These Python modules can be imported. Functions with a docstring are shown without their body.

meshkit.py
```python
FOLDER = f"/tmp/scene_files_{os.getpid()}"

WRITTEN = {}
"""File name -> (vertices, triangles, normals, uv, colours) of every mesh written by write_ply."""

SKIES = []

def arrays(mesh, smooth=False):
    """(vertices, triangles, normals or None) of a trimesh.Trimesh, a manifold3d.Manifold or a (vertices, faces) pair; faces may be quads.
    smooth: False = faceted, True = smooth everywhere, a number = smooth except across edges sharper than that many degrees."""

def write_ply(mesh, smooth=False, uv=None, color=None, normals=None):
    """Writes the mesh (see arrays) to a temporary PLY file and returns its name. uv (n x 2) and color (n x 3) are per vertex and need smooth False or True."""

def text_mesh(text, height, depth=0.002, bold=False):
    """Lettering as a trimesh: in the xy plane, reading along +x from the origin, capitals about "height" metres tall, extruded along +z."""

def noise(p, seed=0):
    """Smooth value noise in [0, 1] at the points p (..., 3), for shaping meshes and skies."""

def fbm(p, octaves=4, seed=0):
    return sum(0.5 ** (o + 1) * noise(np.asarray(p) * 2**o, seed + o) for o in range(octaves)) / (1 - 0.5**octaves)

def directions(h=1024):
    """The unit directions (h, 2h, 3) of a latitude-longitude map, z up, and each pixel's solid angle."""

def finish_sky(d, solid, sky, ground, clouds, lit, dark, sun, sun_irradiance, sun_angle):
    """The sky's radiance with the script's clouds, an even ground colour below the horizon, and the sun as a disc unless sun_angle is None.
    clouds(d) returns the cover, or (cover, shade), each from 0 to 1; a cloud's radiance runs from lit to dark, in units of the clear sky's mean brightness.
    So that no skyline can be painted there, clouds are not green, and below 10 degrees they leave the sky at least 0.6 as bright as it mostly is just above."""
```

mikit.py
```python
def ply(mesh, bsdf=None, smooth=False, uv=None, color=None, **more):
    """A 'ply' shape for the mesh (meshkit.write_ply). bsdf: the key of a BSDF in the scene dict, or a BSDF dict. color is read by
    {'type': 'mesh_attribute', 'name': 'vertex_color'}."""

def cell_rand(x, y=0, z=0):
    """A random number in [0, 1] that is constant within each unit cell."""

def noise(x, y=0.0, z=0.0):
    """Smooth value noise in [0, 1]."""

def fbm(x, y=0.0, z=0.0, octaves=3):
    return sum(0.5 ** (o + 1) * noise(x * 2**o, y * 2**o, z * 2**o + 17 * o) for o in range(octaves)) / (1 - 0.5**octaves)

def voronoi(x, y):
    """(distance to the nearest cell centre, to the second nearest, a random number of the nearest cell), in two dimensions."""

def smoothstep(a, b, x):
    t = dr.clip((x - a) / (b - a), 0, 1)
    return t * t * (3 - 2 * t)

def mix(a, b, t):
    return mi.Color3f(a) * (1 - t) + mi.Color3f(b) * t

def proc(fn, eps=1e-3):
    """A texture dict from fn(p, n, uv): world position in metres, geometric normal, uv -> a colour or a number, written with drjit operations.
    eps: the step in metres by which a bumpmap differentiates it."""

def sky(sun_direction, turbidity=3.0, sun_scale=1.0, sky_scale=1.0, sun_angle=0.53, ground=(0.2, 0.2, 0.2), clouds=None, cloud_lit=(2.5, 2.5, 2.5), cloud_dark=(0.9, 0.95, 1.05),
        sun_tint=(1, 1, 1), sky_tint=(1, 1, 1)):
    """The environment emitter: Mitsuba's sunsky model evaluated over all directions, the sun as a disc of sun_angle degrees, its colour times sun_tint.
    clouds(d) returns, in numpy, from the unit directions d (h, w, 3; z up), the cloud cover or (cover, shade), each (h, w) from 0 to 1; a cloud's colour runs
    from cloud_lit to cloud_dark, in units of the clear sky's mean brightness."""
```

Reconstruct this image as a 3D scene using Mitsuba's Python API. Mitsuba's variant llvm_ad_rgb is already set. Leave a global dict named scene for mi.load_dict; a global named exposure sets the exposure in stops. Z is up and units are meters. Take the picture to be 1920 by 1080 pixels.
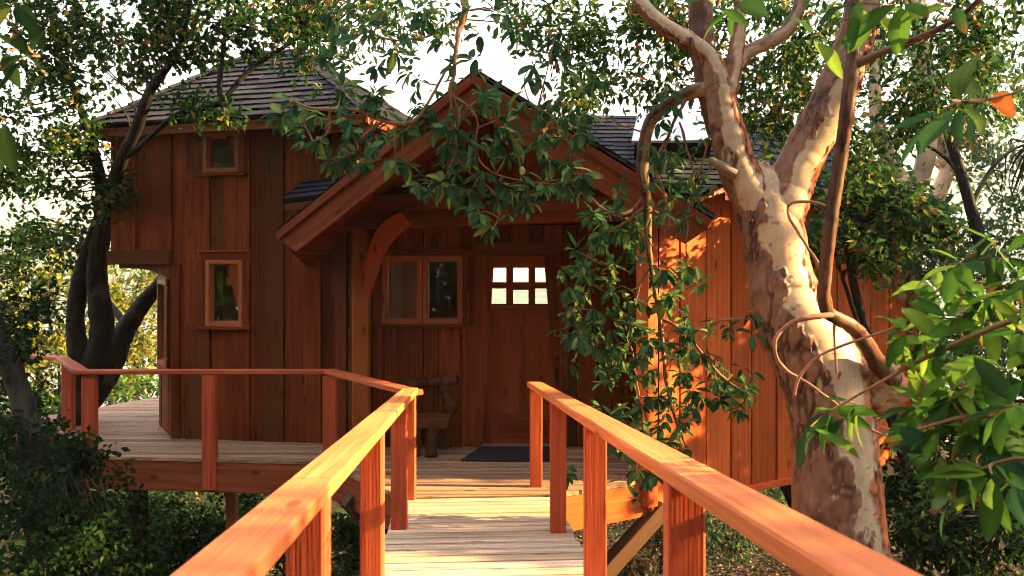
import math
import numpy as np, trimesh, drjit as dr, mitsuba as mi, mikit, meshkit
from shapely.geometry import Polygon, box as sbox
from mikit import proc, fbm, noise, cell_rand, voronoi, smoothstep, mix

scene, labels = {}, {}
T = mi.ScalarTransform4f
F, EYE = 1500.0, 1.7                       # focal length in photograph pixels (1920 wide), eye height over the deck
exposure = 1.25
scene['camera'] = {'type': 'thinlens', 'aperture_radius': 0.0028, 'focus_distance': 6.5, 'fov': math.degrees(2 * math.atan(960 / F)), 'fov_axis': 'x', 'near_clip': 0.05, 'far_clip': 5000.0,
                   'to_world': T().look_at(origin=[0, 0, EYE], target=[0, 10, EYE], up=[0, 0, 1]),
                   'medium': {'type': 'ref', 'id': 'air'}}
scene['air'] = {'type': 'homogeneous', 'albedo': {'type': 'rgb', 'value': [0.84, 0.94, 0.98]}, 'sigma_t': 0.00045}
SUN = (0.93, -0.05, 0.40)
scene['sky_light'] = mikit.sky(SUN, turbidity=3.5, sun_scale=13.5, sky_scale=1.0, sun_tint=(1.0, 0.86, 0.58),
                               clouds=lambda d: 0.75 + 0.25 * meshkit.fbm(d * 3.0), cloud_lit=(12.0, 11.9, 15.2), cloud_dark=(11.2, 11.1, 14.2), ground=(0.06, 0.06, 0.04))

# ------------------------------------------------------------------ helpers
V = lambda *a: np.array(a, float)
unit = lambda a: np.asarray(a, float) / np.linalg.norm(a)
rng = np.random.default_rng(7)
_count = {}


def at(px, py, Y):
    """The point of the place that lies Y metres ahead behind pixel (px, py)."""
    return V((px - 960) / F * Y, Y, EYE - (py - 540) / F * Y)


def key(base):
    n = _count.get(base, -1) + 1
    _count[base] = n
    return base if n == 0 else f'{base}_{n:03d}'


def put(base, mesh, mat, smooth=False, uv=None, color=None, **lab):
    k = key(base)
    scene[k] = mikit.ply(mesh, mat, smooth=smooth, uv=uv, color=color)
    if lab:
        labels[k] = lab
    return k


def tag(k, label, category=None, group=None, kind=None):
    d = {'label': label}
    if category: d['category'] = category
    if group: d['group'] = group
    if kind: d['kind'] = kind
    labels[k] = d
    return k


def prism(poly, O, U, W, N, d0, d1, along=False, off=None):
    """A convex polygon in the plane (O; U, W) pushed from d0 to d1 along N. Returns vertices, faces, uv; every piece gets a grain offset of its own."""
    poly = np.asarray(poly, float)
    a = poly
    if np.sum(a[:, 0] * np.roll(a[:, 1], -1) - a[:, 1] * np.roll(a[:, 0], -1)) < 0:
        a = a[::-1]
    n = len(a)
    base = O + a[:, :1] * U + a[:, 1:2] * W
    v = np.vstack([base + d0 * N, base + d1 * N])
    i = np.arange(n); j = (i + 1) % n
    right = np.dot(np.cross(U, W), N) * (d1 - d0) > 0
    side = np.vstack([np.stack([i, j, j + n], 1), np.stack([i, j + n, i + n], 1)])
    k = np.arange(1, n - 1)
    top = np.stack([np.full(n - 2, n), k + n, k + 1 + n], 1)
    bot = np.stack([np.zeros(n - 2, int), k + 1, k], 1)
    f = np.vstack([side, top, bot])
    if not right:
        f = f[:, ::-1]
    off = rng.integers(0, 4000) * 8.0 if off is None else off
    if along:   # grain runs along N
        uv = np.vstack([np.stack([a[:, 0] + 0.7 * a[:, 1] + off, np.full(n, d)], 1) for d in (d0, d1)])
    else:       # grain runs along W
        uv = np.vstack([np.stack([a[:, 0] + off + 0.3 * d, a[:, 1]], 1) for d in (d0, d1)])
    return v, f, uv


def join(parts):
    at_, vs, fs, us = 0, [], [], []
    for v, f, u in parts:
        vs.append(v); fs.append(f + at_); us.append(u); at_ += len(v)
    return np.vstack(vs), np.vstack(fs), np.vstack(us)


def put3(base, parts, mat, smooth=False, **lab):
    v, f, u = parts if isinstance(parts, tuple) else join(parts)
    return put(base, (v, f), mat, uv=u, smooth=smooth, **lab)


def octagon(w, h, c):
    return [(-w / 2 + c, -h / 2), (w / 2 - c, -h / 2), (w / 2, -h / 2 + c), (w / 2, h / 2 - c), (w / 2 - c, h / 2), (-w / 2 + c, h / 2), (-w / 2, h / 2 - c), (-w / 2, -h / 2 + c)]


def bar(p0, p1, w, h, up=(0, 0, 1), c=0.006):
    """A bar from p0 to p1, w wide and h high, with eased edges and its grain along it."""
    p0, p1 = np.asarray(p0, float), np.asarray(p1, float)
    N = unit(p1 - p0)
    U = unit(np.cross(N, up)) if abs(np.dot(N, unit(up))) < 0.99 else unit(np.cross(N, (0, 1, 0)))
    W = np.cross(U, N)
    return prism(octagon(w, h, c), p0, U, W, N, 0, np.linalg.norm(p1 - p0), along=True)


def slab(poly3, t, n=None, c=0):
    """A flat convex polygon of points, t thick downwards along its normal (or n)."""
    p = np.asarray(poly3, float)
    U = unit(p[1] - p[0])
    N = unit(np.cross(p[1] - p[0], p[2] - p[1])) if n is None else unit(n)
    W = np.cross(N, U)
    q = np.stack([(p - p[0]) @ U, (p - p[0]) @ W], 1)
    return prism(q, p[0], U, W, N, -t, 0)


# ------------------------------------------------------------------ materials
def wood(dark, light, alt, tone=0.5, rough=0.55, knots=1.0, spec=0.35, bump=0.0009):
    def fn(p, n, uv):
        u, v = uv.x, uv.y
        cell = dr.floor(u / 8 + 0.5)
        r, r2 = cell_rand(cell, 3), cell_rand(cell, 11)
        x = u - cell * 8
        wob = 0.02 * noise(v * 2.3 + r * 40, x * 6)
        g = fbm((x + wob) * 55 + r * 90, v * 1.3 + r2 * 30)
        fine = noise((x + wob) * 240 + r * 70, v * 5)
        t = dr.clip(0.7 * g + 0.3 * fine, 0, 1)
        c = mix(dark, light, smoothstep(0.2, 0.8, t))
        c = mix(c, mi.Color3f(alt) * (0.6 + 0.8 * t), smoothstep(0.55, 0.75, r2))
        d1, d2, w = voronoi(x * 5 + r * 50, v * 1.6 + r2 * 50)
        k = dr.select(w > 0.72, 1 - smoothstep(0.035, 0.11, d1), 0) * knots
        c = mix(c, mi.Color3f(dark) * 0.35, 0.8 * k)
        stain = fbm(x * 3 + r * 9, v * 1.1 + r2 * 9)
        return c * ((1 - tone) + 2 * tone * r) * (0.72 + 0.56 * stain)

    def bmp(p, n, uv):
        return noise(uv.x * 160, uv.y * 4) + 0.5 * noise(uv.x * 420, uv.y * 9)
    return {'type': 'bumpmap', 'arbitrary': proc(bmp), 'scale': bump,
            'nested': {'type': 'principled', 'base_color': proc(fn), 'roughness': rough, 'specular': spec}}


def vcol(rough=0.6, spec=0.3, **more):
    return {'type': 'twosided', 'b': {'type': 'principled', 'base_color': {'type': 'mesh_attribute', 'name': 'vertex_color'}, 'roughness': rough, 'specular': spec, **more}}


def rgb(*c):
    return {'type': 'rgb', 'value': list(c)}


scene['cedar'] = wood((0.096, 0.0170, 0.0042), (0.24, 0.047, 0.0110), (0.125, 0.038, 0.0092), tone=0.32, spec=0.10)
scene['cedar_sunlit'] = wood((0.45, 0.078, 0.016), (0.66, 0.140, 0.030), (0.56, 0.12, 0.026), tone=0.2, spec=0.15)  # lit copy of cedar: sunlight put into the colour of sun-facing boards
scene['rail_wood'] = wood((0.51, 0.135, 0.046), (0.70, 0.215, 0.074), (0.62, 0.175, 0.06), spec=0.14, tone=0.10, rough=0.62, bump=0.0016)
scene['deck_wood_shaded'] = wood((0.17, 0.10, 0.064), (0.41, 0.27, 0.175), (0.28, 0.18, 0.115), tone=0.26, rough=0.65, spec=0.15)  # darker than the walkway planks: shade put into the deck colour
scene['walk_wood_sunlit'] = wood((0.36, 0.26, 0.17), (0.70, 0.56, 0.40), (0.52, 0.385, 0.26), tone=0.24, rough=0.65, spec=0.15)  # paler than the deck planks: sunlight put into the colour
scene['door_wood'] = wood((0.15, 0.022, 0.006), (0.27, 0.048, 0.011), (0.22, 0.038, 0.009), tone=0.12, rough=0.35, spec=0.18)
scene['frame_wood'] = wood((0.27, 0.075, 0.027), (0.42, 0.13, 0.048), (0.34, 0.10, 0.035), tone=0.1, rough=0.45)
scene['log_wood'] = wood((0.045, 0.014, 0.006), (0.13, 0.045, 0.016), (0.08, 0.028, 0.010), tone=0.1, spec=0.1)


def shingle_color(p, n, uv):
    cell = dr.floor(uv.x / 8 + 0.5)
    r, r2 = cell_rand(cell, 5), cell_rand(cell, 6)
    c = mix((0.016, 0.019, 0.031), (0.040, 0.038, 0.049), smoothstep(0.3, 0.95, r))
    grit = noise(uv.x * 180, uv.y * 180)
    blot = fbm(p.x * 2.2, p.y * 2.2, p.z * 2.2)
    c = mix(c, (0.05, 0.055, 0.035), 0.5 * smoothstep(0.6, 0.8, blot))
    return c * (0.65 + 0.5 * grit) * (0.75 + 0.5 * r2)


scene['shingles'] = {'type': 'principled', 'base_color': proc(shingle_color), 'roughness': 0.8, 'specular': 0.25}
scene['gap_dark'] = {'type': 'diffuse', 'reflectance': rgb(0.02, 0.008, 0.005)}
scene['interior'] = {'type': 'twosided', 'b': {'type': 'diffuse', 'reflectance': rgb(0.16, 0.07, 0.035)}}
scene['black_iron'] = {'type': 'principled', 'base_color': rgb(0.02, 0.02, 0.022), 'roughness': 0.45, 'metallic': 0.6, 'specular': 0.5}
scene['sill_metal'] = {'type': 'principled', 'base_color': rgb(0.42, 0.46, 0.52), 'roughness': 0.35, 'metallic': 0.8}
scene['glass'] = {'type': 'thindielectric', 'int_ior': 1.5}
scene['skylight_pane'] = {'type': 'principled', 'base_color': rgb(0.36, 0.43, 0.48), 'roughness': 0.2, 'specular': 0.8}  # pale opaque colour stands in for sky mirrored in the glass
scene['mat_fibre'] = {'type': 'principled', 'base_color': proc(lambda p, n, uv: mix((0.012, 0.011, 0.014), (0.035, 0.032, 0.036), noise(p.x * 220, p.y * 220))), 'roughness': 0.95, 'specular': 0.1}
scene['leaf'] = {'type': 'principledthin', 'base_color': {'type': 'mesh_attribute', 'name': 'vertex_color'}, 'roughness': 0.28, 'diff_trans': 0.95, 'spec_trans': 0.0, 'eta': 1.5}
scene['bark'] = vcol(0.75, 0.2)
scene['smooth_bark'] = vcol(0.5, 0.3)


def litter_color(p, n, uv):
    a = fbm(p.x * 1.3, p.y * 1.3, 3.0)
    b = noise(p.x * 26, p.y * 26)
    c = mix((0.012, 0.010, 0.008), (0.060, 0.042, 0.030), b)
    return mix(c, (0.035, 0.05, 0.018), smoothstep(0.5, 0.7, a))


def hazed_hill_color(p, n, uv):
    a = fbm(p.x * 0.015, p.y * 0.015, p.z * 0.015)
    b = noise(p.x * 0.12, p.y * 0.12, p.z * 0.12)
    c = mix((0.08, 0.13, 0.10), (0.16, 0.22, 0.18), b)  # lightened: part of the haze glow is painted into the hill
    return mix(c, (0.27, 0.33, 0.30), smoothstep(0.5, 0.7, a))


scene['litter'] = {'type': 'diffuse', 'reflectance': proc(litter_color)}
scene['hazed_hill_cover'] = {'type': 'diffuse', 'reflectance': proc(hazed_hill_color)}


# ------------------------------------------------------------------ ground and hills
def ground_z(x, y):
    x, y = np.asarray(x, float), np.asarray(y, float)
    p = np.stack([x * 0.22, y * 0.22, x * 0], -1)
    r = np.hypot(x, y)
    return -2.7 - 0.07 * (y - 4) * (y > 4) * np.clip((y - 4) / 6, 0, 1) + 0.055 * np.clip(x, -25, 25) + 0.7 * (meshkit.fbm(p, 3, 2) - 0.5) - 0.004 * np.clip(r - 15, 0, 200) ** 1.5


def polar(r0, r1, nr, na, zfun):
    rr = r0 + (r1 - r0) * np.linspace(0, 1, nr) ** 1.7
    a = np.linspace(0, 2 * np.pi, na, endpoint=False)
    R, A = np.meshgrid(rr, a, indexing='ij')
    x, y = R * np.cos(A), R * np.sin(A)
    v = np.stack([x, y, zfun(x, y)], -1).reshape(-1, 3)
    i, j = np.meshgrid(np.arange(nr - 1), np.arange(na), indexing='ij')
    k = (j + 1) % na
    q = np.stack([i * na + j, (i + 1) * na + j, (i + 1) * na + k, i * na + k], -1).reshape(-1, 4)
    return v, q


put('ground', polar(0.01, 82, 90, 160, ground_z), 'litter', smooth=True)
tag('ground', 'forest floor of brown leaf litter below the deck', kind='structure')


def hill_z(x, y):
    r, a = np.hypot(x, y), np.arctan2(x, y)
    ridge = 0.160 + 0.045 * np.clip(a / 0.6, -0.6, 1.0) + 0.03 * (meshkit.noise(np.stack([a * 5, a * 0, a * 0], -1)) - 0.5)
    top = ridge * 1500 + EYE
    t = np.clip((r - 250) / (1500 - 250), 0, 1)
    base = ground_z(80 * x / r, 80 * y / r)
    z = base * (1 - np.clip((r - 80) / 40, 0, 1)) + (-16.0) * np.clip((r - 80) / 40, 0, 1)
    z = z + (top + 16) * t ** 1.3 - np.clip(r - 1500, 0, 900) * 0.2
    p = np.stack([x, y, 0 * x], -1)
    return z + t * (60 * (meshkit.fbm(p * 0.006, 4, 5) - 0.5) + 8 * meshkit.noise(p * 0.06, 3))


put('hillside', polar(78, 1580, 150, 700, hill_z), 'hazed_hill_cover', smooth=True)
tag('hillside', 'wooded hills across the valley fading to pale haze, part of it put into their colour', kind='structure')


# the valley air: a closed box of thin haze round everything; the sky stays outside it
scene['haze'] = {'type': 'cube', 'to_world': T().translate([0, 0, 150]).scale([1600, 1600, 260]), 'bsdf': {'type': 'null'}, 'interior': {'type': 'ref', 'id': 'air'}}
tag('haze', 'pale haze filling the valley behind the trees', kind='stuff')

# ------------------------------------------------------------------ the treehouse
HOUSE = 'treehouse'
tag(HOUSE, 'red cedar board treehouse with dark shingled hip roofs and gabled porch', 'treehouse')
UP = V(0, 0, 1)


class Wall:
    """A wall of vertical boards from p0 to p1 in plan (seen from outside, left to right), with openings; u runs along it, z up."""

    def __init__(self, name, p0, p1, outline, openings=(), widths=(0.2, 0.31), mat='cedar', proud=0.024, gap=0.009, seed=1, first=0.0, back=0.1, lap=False):
        self.p0, self.p1 = V(*p0, 0), V(*p1, 0)
        self.U = unit(self.p1 - self.p0)
        self.N = V(self.U[1], -self.U[0], 0)
        self.L = np.linalg.norm(self.p1 - self.p0)
        shape = Polygon(outline) if outline is not None else None
        g = np.random.default_rng(seed)
        holes = [sbox(*o) for o in openings]
        full = shape
        for h in holes:
            full = full.difference(h)
        self.key = k = key(f'{HOUSE}__{name}')
        geoms = [x for x in getattr(full, 'geoms', [full]) if x.area > 1e-4]
        pieces = []
        for q in geoms:                       # backing behind the boards
            m = trimesh.creation.extrude_polygon(q, back, engine='earcut')
            M = np.eye(4); M[:3, 0], M[:3, 1], M[:3, 2], M[:3, 3] = self.U, UP, np.cross(self.U, UP), self.p0 - np.cross(self.U, UP) * back
            m.apply_transform(M)
            pieces.append(m)
        scene[k] = mikit.ply(trimesh.util.concatenate(pieces), 'gap_dark')
        u = shape.bounds[0] - first
        i = 0
        while u < shape.bounds[2]:
            w = g.uniform(*widths)
            i += 1
            if lap and i % 2 == 0:      # narrower boards set back between the wide ones
                w *= 0.62
            strip = sbox(u + gap / 2, -9, u + w - gap / 2, 9).intersection(full)
            for q in getattr(strip, 'geoms', [strip]):
                if q.area < 2e-3:
                    continue
                d = proud * g.uniform(0.8, 1.2) + (0.026 if lap and i % 2 else 0.0)
                c = np.array(q.exterior.coords)[:-1]
                hull = q.convex_hull
                if abs(hull.area - q.area) > 1e-3:      # L-shaped remainders are cut into rectangles at the openings
                    zs = sorted({round(z, 4) for z in c[:, 1]})
                    for z0, z1 in zip(zs[:-1], zs[1:]):
                        b = q.intersection(sbox(-99, z0, 99, z1))
                        for e in getattr(b, 'geoms', [b]):
                            if e.area > 1e-3:
                                self.board(np.array(e.convex_hull.exterior.coords)[:-1], d, mat)
                else:
                    self.board(np.array(hull.exterior.coords)[:-1], d, mat)
            u += w

    def board(self, c, d, mat):
        off = rng.integers(0, 4000) * 8.0
        mid = c[:, 0].mean()
        c = c - [mid, 0]
        put3(self.key + '__board', prism(c, self.p0 + self.U * mid, self.U, UP, self.N, 0.001, d, off=off), mat)

    def pt(self, u, z, d=0.0):
        return self.p0 + self.U * u + UP * z + self.N * d

    def box(self, u0, u1, z0, z1, d0, d1, grain='z'):
        c = [(u0, z0), (u1, z0), (u1, z1), (u0, z1)]
        if grain == 'z':
            mid = (u0 + u1) / 2
            return prism([(a - mid, b) for a, b in c], self.p0 + self.U * mid, self.U, UP, self.N, d0, d1)
        mid = (z0 + z1) / 2
        return prism([(b - mid, a) for a, b in c], self.p0 + UP * mid, UP, self.U, self.N, d0, d1)

    def upx(self, px):
        """u where the wall stands behind column px of the photograph (used once, to lay the plan out)."""
        s = (px - 960) / F
        return (s * self.p0[1] - self.p0[0]) / (self.U[0] - s * self.U[1])

    def zpx(self, px, py):
        p = self.pt(self.upx(px), 0)
        return EYE - (py - 540) / F * p[1]

    def window(self, u0, u1, z0, z1, sashes=1, f=0.05, casing=0.085, head=0.1, sill=True):
        w = key(f'{HOUSE}__window')
        B = self.box
        put3(w + '__casing', B(u0 - casing, u0, z0, z1 + head, 0.0, 0.062), 'cedar')
        put3(w + '__casing', B(u1, u1 + casing, z0, z1 + head, 0.0, 0.062), 'cedar')
        put3(w + '__header', [B(u0, u1, z1, z1 + head, 0.0, 0.060, 'u'), B(u0 - casing - 0.02, u1 + casing + 0.02, z1 + head, z1 + head + 0.022, 0.0, 0.085, 'u')], 'cedar')
        if sill:
            put3(w + '__sill', B(u0 - casing - 0.03, u1 + casing + 0.03, z0 - 0.035, z0, 0.0, 0.10, 'u'), 'cedar')
        step = (u1 - u0) / sashes
        for s in range(sashes):
            a, b = u0 + s * step + (0.004 if s else 0), u0 + (s + 1) * step - (0.004 if s < sashes - 1 else 0)
            outer = [B(a, a + f, z0, z1, -0.03, 0.072), B(b - f, b, z0, z1, -0.03, 0.072), B(a + f, b - f, z1 - f, z1, -0.03, 0.071, 'u'), B(a + f, b - f, z0, z0 + f, -0.03, 0.071, 'u')]
            i = 0.016
            a2, b2, y2, y3 = a + f, b - f, z0 + f, z1 - f
            inner = [B(a2, a2 + i, y2, y3, -0.03, 0.036), B(b2 - i, b2, y2, y3, -0.03, 0.036), B(a2 + i, b2 - i, y3 - i, y3, -0.03, 0.035, 'u'), B(a2 + i, b2 - i, y2, y2 + i, -0.03, 0.035, 'u')]
            put3(w + '__frame', outer + inner, 'frame_wood')
            q = np.array([self.pt(a2, y2, -0.012), self.pt(b2, y2, -0.012), self.pt(b2, y3, -0.012), self.pt(a2, y3, -0.012)])
            put(w + '__pane', (q, [[0, 1, 2], [0, 2, 3]]), 'glass')
            put3(w + '__jamb', [B(a, a + 0.01, z0, z1, -0.1, -0.031), B(b - 0.01, b, z0, z1, -0.1, -0.031)], 'interior')
        return w


# --- tower
PR, PL = V(-1.87, 8.78), V(-4.57, 9.20)
front_len = np.linalg.norm(PR - PL)
tw = Wall.__new__(Wall)
tw.p0, tw.p1 = V(*PL, 0), V(*PR, 0); tw.U = unit(tw.p1 - tw.p0); tw.N = V(tw.U[1], -tw.U[0], 0)
uL = tw.upx(326)
TOP = 3.50
z_over = tw.zpx(260, 486)
wins = [(tw.upx(386), tw.upx(453), tw.zpx(420, 325), tw.zpx(420, 249)), (tw.upx(391), tw.upx(459), tw.zpx(425, 611), tw.zpx(425, 488))]
op = [(a, z0, b, z1) for a, b, z0, z1 in wins]
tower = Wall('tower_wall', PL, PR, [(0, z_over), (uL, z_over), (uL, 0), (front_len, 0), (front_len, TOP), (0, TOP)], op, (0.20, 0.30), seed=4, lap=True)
tower.window(*wins[0], f=0.045, casing=0.07, head=0.06)
tower.window(*wins[1], f=0.04, casing=0.08, head=0.09)
BK = V(0.19, 0.982)
tower_side = Wall('tower_wall', PR, PR + BK * 3.0, [(0, 0), (3, 0), (3, TOP), (0, TOP)], (), (0.2, 0.28), seed=9, mat='cedar_sunlit')
tower_left = Wall('tower_wall', PL + BK * 3.0, PL, [(0, z_over), (3, z_over), (3, TOP), (0, TOP)], (), seed=10)
L1 = (tower.pt(uL, 0))[:2]
L2 = V(-4.36, 9.95)
sl = np.linalg.norm(L1 - L2)
wn = (0.16, 0.78, sl - 0.14, 1.80)
tower_nook = Wall('tower_wall', L2, L1, [(0, 0), (sl, 0), (sl, z_over), (0, z_over)], [wn], (0.17, 0.24), seed=12)
tower_nook.window(wn[0], wn[2], wn[1], wn[3], f=0.05, casing=0.06, head=0.07)
L3 = L2 + V(0.45, 1.9)
Wall('tower_wall', L3, L2, [(0, 0), (np.linalg.norm(L3 - L2), 0), (np.linalg.norm(L3 - L2), z_over), (0, z_over)], (), seed=13)
# underside of the overhanging upper storey, its header and arched bracket
put3(HOUSE + '__soffit', slab([[*PL, z_over + .02], [*L1, z_over + .02], [*L2, z_over + .02], [*(PL + BK * 2.6), z_over + .02]], 0.03, n=(0, 0, 1)), 'cedar')
zh0, zh1 = tower.zpx(270, 496), tower.zpx(270, 470)
put3(HOUSE + '__header', tower.box(-0.03, uL + 0.0, zh0, zh1, 0.002, 0.095, 'u'), 'cedar')
arch = []
ua, ub, steps = tower.upx(229), uL - 0.012, 12
for k in range(steps):
    t0, t1 = k / steps, (k + 1) / steps
    low = lambda t: zh0 - 0.045 - 0.13 * max(0, (t - 0.25) / 0.75) ** 2.2
    arch.append(prism([(0, low(t0)), ((t1 - t0) * (ub - ua), low(t1)), ((t1 - t0) * (ub - ua), zh0 - 0.001), (0, zh0 - 0.001)], tower.pt(ua + t0 * (ub - ua), 0), tower.U, UP, tower.N, 0.0, 0.055, off=400.0 + t0))
put3(HOUSE + '__arched_bracket', arch, 'cedar')
put3(HOUSE + '__corner_board', tower.box(uL, uL + 0.10, 0.0, zh0 - 0.002, 0.002, 0.066), 'cedar')
put3(HOUSE + '__corner_board', tower.box(front_len - 0.10, front_len + 0.03, 1.6, TOP, 0.002, 0.066), 'cedar')
put3(HOUSE + '__corner_board', tower.box(0, 0.09, zh1 + .002, TOP, 0.002, 0.066), 'cedar')


# --- roofs: shingles laid course by course on each slope
def roof_slope(roof, poly3, eave, width=0.30, course=0.16, thick=0.022, seed=0, limit=None, mat='shingles'):
    """Courses of shingles on the slope poly3 (planar, eave along poly3[eave]->poly3[eave+1])."""
    p = np.asarray(poly3, float)
    a, b = p[eave], p[(eave + 1) % len(p)]
    U = unit(b - a)
    N = unit(np.cross(p[1] - p[0], p[2] - p[1]))
    N = N if N[2] > 0 else -N
    W = np.cross(N, U)
    W = W if W[2] > 0 else -W
    shape = Polygon(np.stack([(p - a) @ U, (p - a) @ W], 1)).buffer(0)
    g = np.random.default_rng(seed)
    y = shape.bounds[1]
    row = 0
    while y < shape.bounds[3] - 0.02:
        x = shape.bounds[0] - width * (0.5 * (row % 2) + 0.3 * g.random())
        while x < shape.bounds[2]:
            w = width * g.uniform(0.85, 1.2)
            q = sbox(x + 0.003, y, x + w - 0.003, y + course * 1.08).intersection(shape)
            if q.area > 0.002 and q.geom_type == 'Polygon':
                c = np.array(q.convex_hull.exterior.coords)[:-1]
                n = len(c)
                lift = thick * g.uniform(0.8, 1.3)
                # thick at the butt, running under the next course
                h = lambda s: lift * (1 - 0.9 * (s - y) / (course * 1.08)) + 0.004
                jag = (c[:, 1] < y + 1e-4) * g.uniform(-0.010, 0.004)
                cc = c + np.stack([0 * jag, jag], 1)
                off = g.integers(0, 4000) * 8.0
                top = a + cc[:, :1] * U + cc[:, 1:2] * W + N * np.array([h(s) for s in c[:, 1]])[:, None]
                bot = a + cc[:, :1] * U + cc[:, 1:2] * W
                uv = np.vstack([cc - [x, y] + [off, 0]] * 2)
                i = np.arange(n); j = (i + 1) % n; k = np.arange(1, n - 1)
                f = np.vstack([np.stack([i, j, j + n], 1), np.stack([i, j + n, i + n], 1), np.stack([k * 0 + n, k + n, k + 1 + n], 1)])
                if np.dot(np.cross(top[1] - top[0], top[2] - top[1]), N) < 0:
                    f = f[:, ::-1]
                put(roof + '__shingle', (np.vstack([bot, top]), f), mat, uv=uv)
            x += w
        y += course
        row += 1


EZ = 3.55
f14, b14 = V(0.970, -0.242), V(0.29, 0.957)
CR = V(-1.50, 8.30, EZ); CL = V(-4.84, 9.13, EZ)
CBR = V(CR[0] + b14[0] * 3.5, CR[1] + b14[1] * 3.5, EZ); CBL = V(CL[0] + b14[0] * 3.5, CL[1] + b14[1] * 3.5, EZ)
RA, RB = V(-3.27, 10.4, 4.78), V(-2.72, 10.24, 4.74)
troof = key(HOUSE + '__tower_roof')
deckm = join([slab(s, 0.05) for s in ([CL, CR, RB, RA], [CR, CBR, RB], [CBR, CBL, RA, RB], [CBL, CL, RA])])
scene[troof] = mikit.ply((deckm[0], deckm[1]), 'gap_dark')
roof_slope(troof, [CL, CR, RB, RA], 0, seed=1, width=0.26, course=0.15)
roof_slope(troof, [CR, CBR, RB], 0, seed=2, width=0.38, course=0.165)
for q0, q1 in ((CR, RB), (CL, RA)):     # hip caps
    n = 9
    for k in range(n):
        a_, b_ = q0 + (q1 - q0) * (k / n), q0 + (q1 - q0) * ((k + 1.1) / n)
        d = unit(q1 - q0); s = unit(np.cross(d, UP)); up_ = np.cross(s, d)
        v = np.array([a_ - s * .09 + up_ * .012, a_ + up_ * .055, a_ + s * .09 + up_ * .012, b_ - s * .09 - up_ * .004, b_ + up_ * .035, b_ + s * .09 - up_ * .004])
        off = rng.integers(0, 4000) * 8.0
        put(troof + '__hip_cap', (v, [[0, 1, 4], [0, 4, 3], [1, 2, 5], [1, 5, 4], [0, 2, 1], [3, 4, 5], [0, 3, 5], [0, 5, 2]]), 'shingles', uv=np.stack([v[:, 0] - v[0, 0] + off, v[:, 1] - v[0, 1]], 1))
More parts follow.
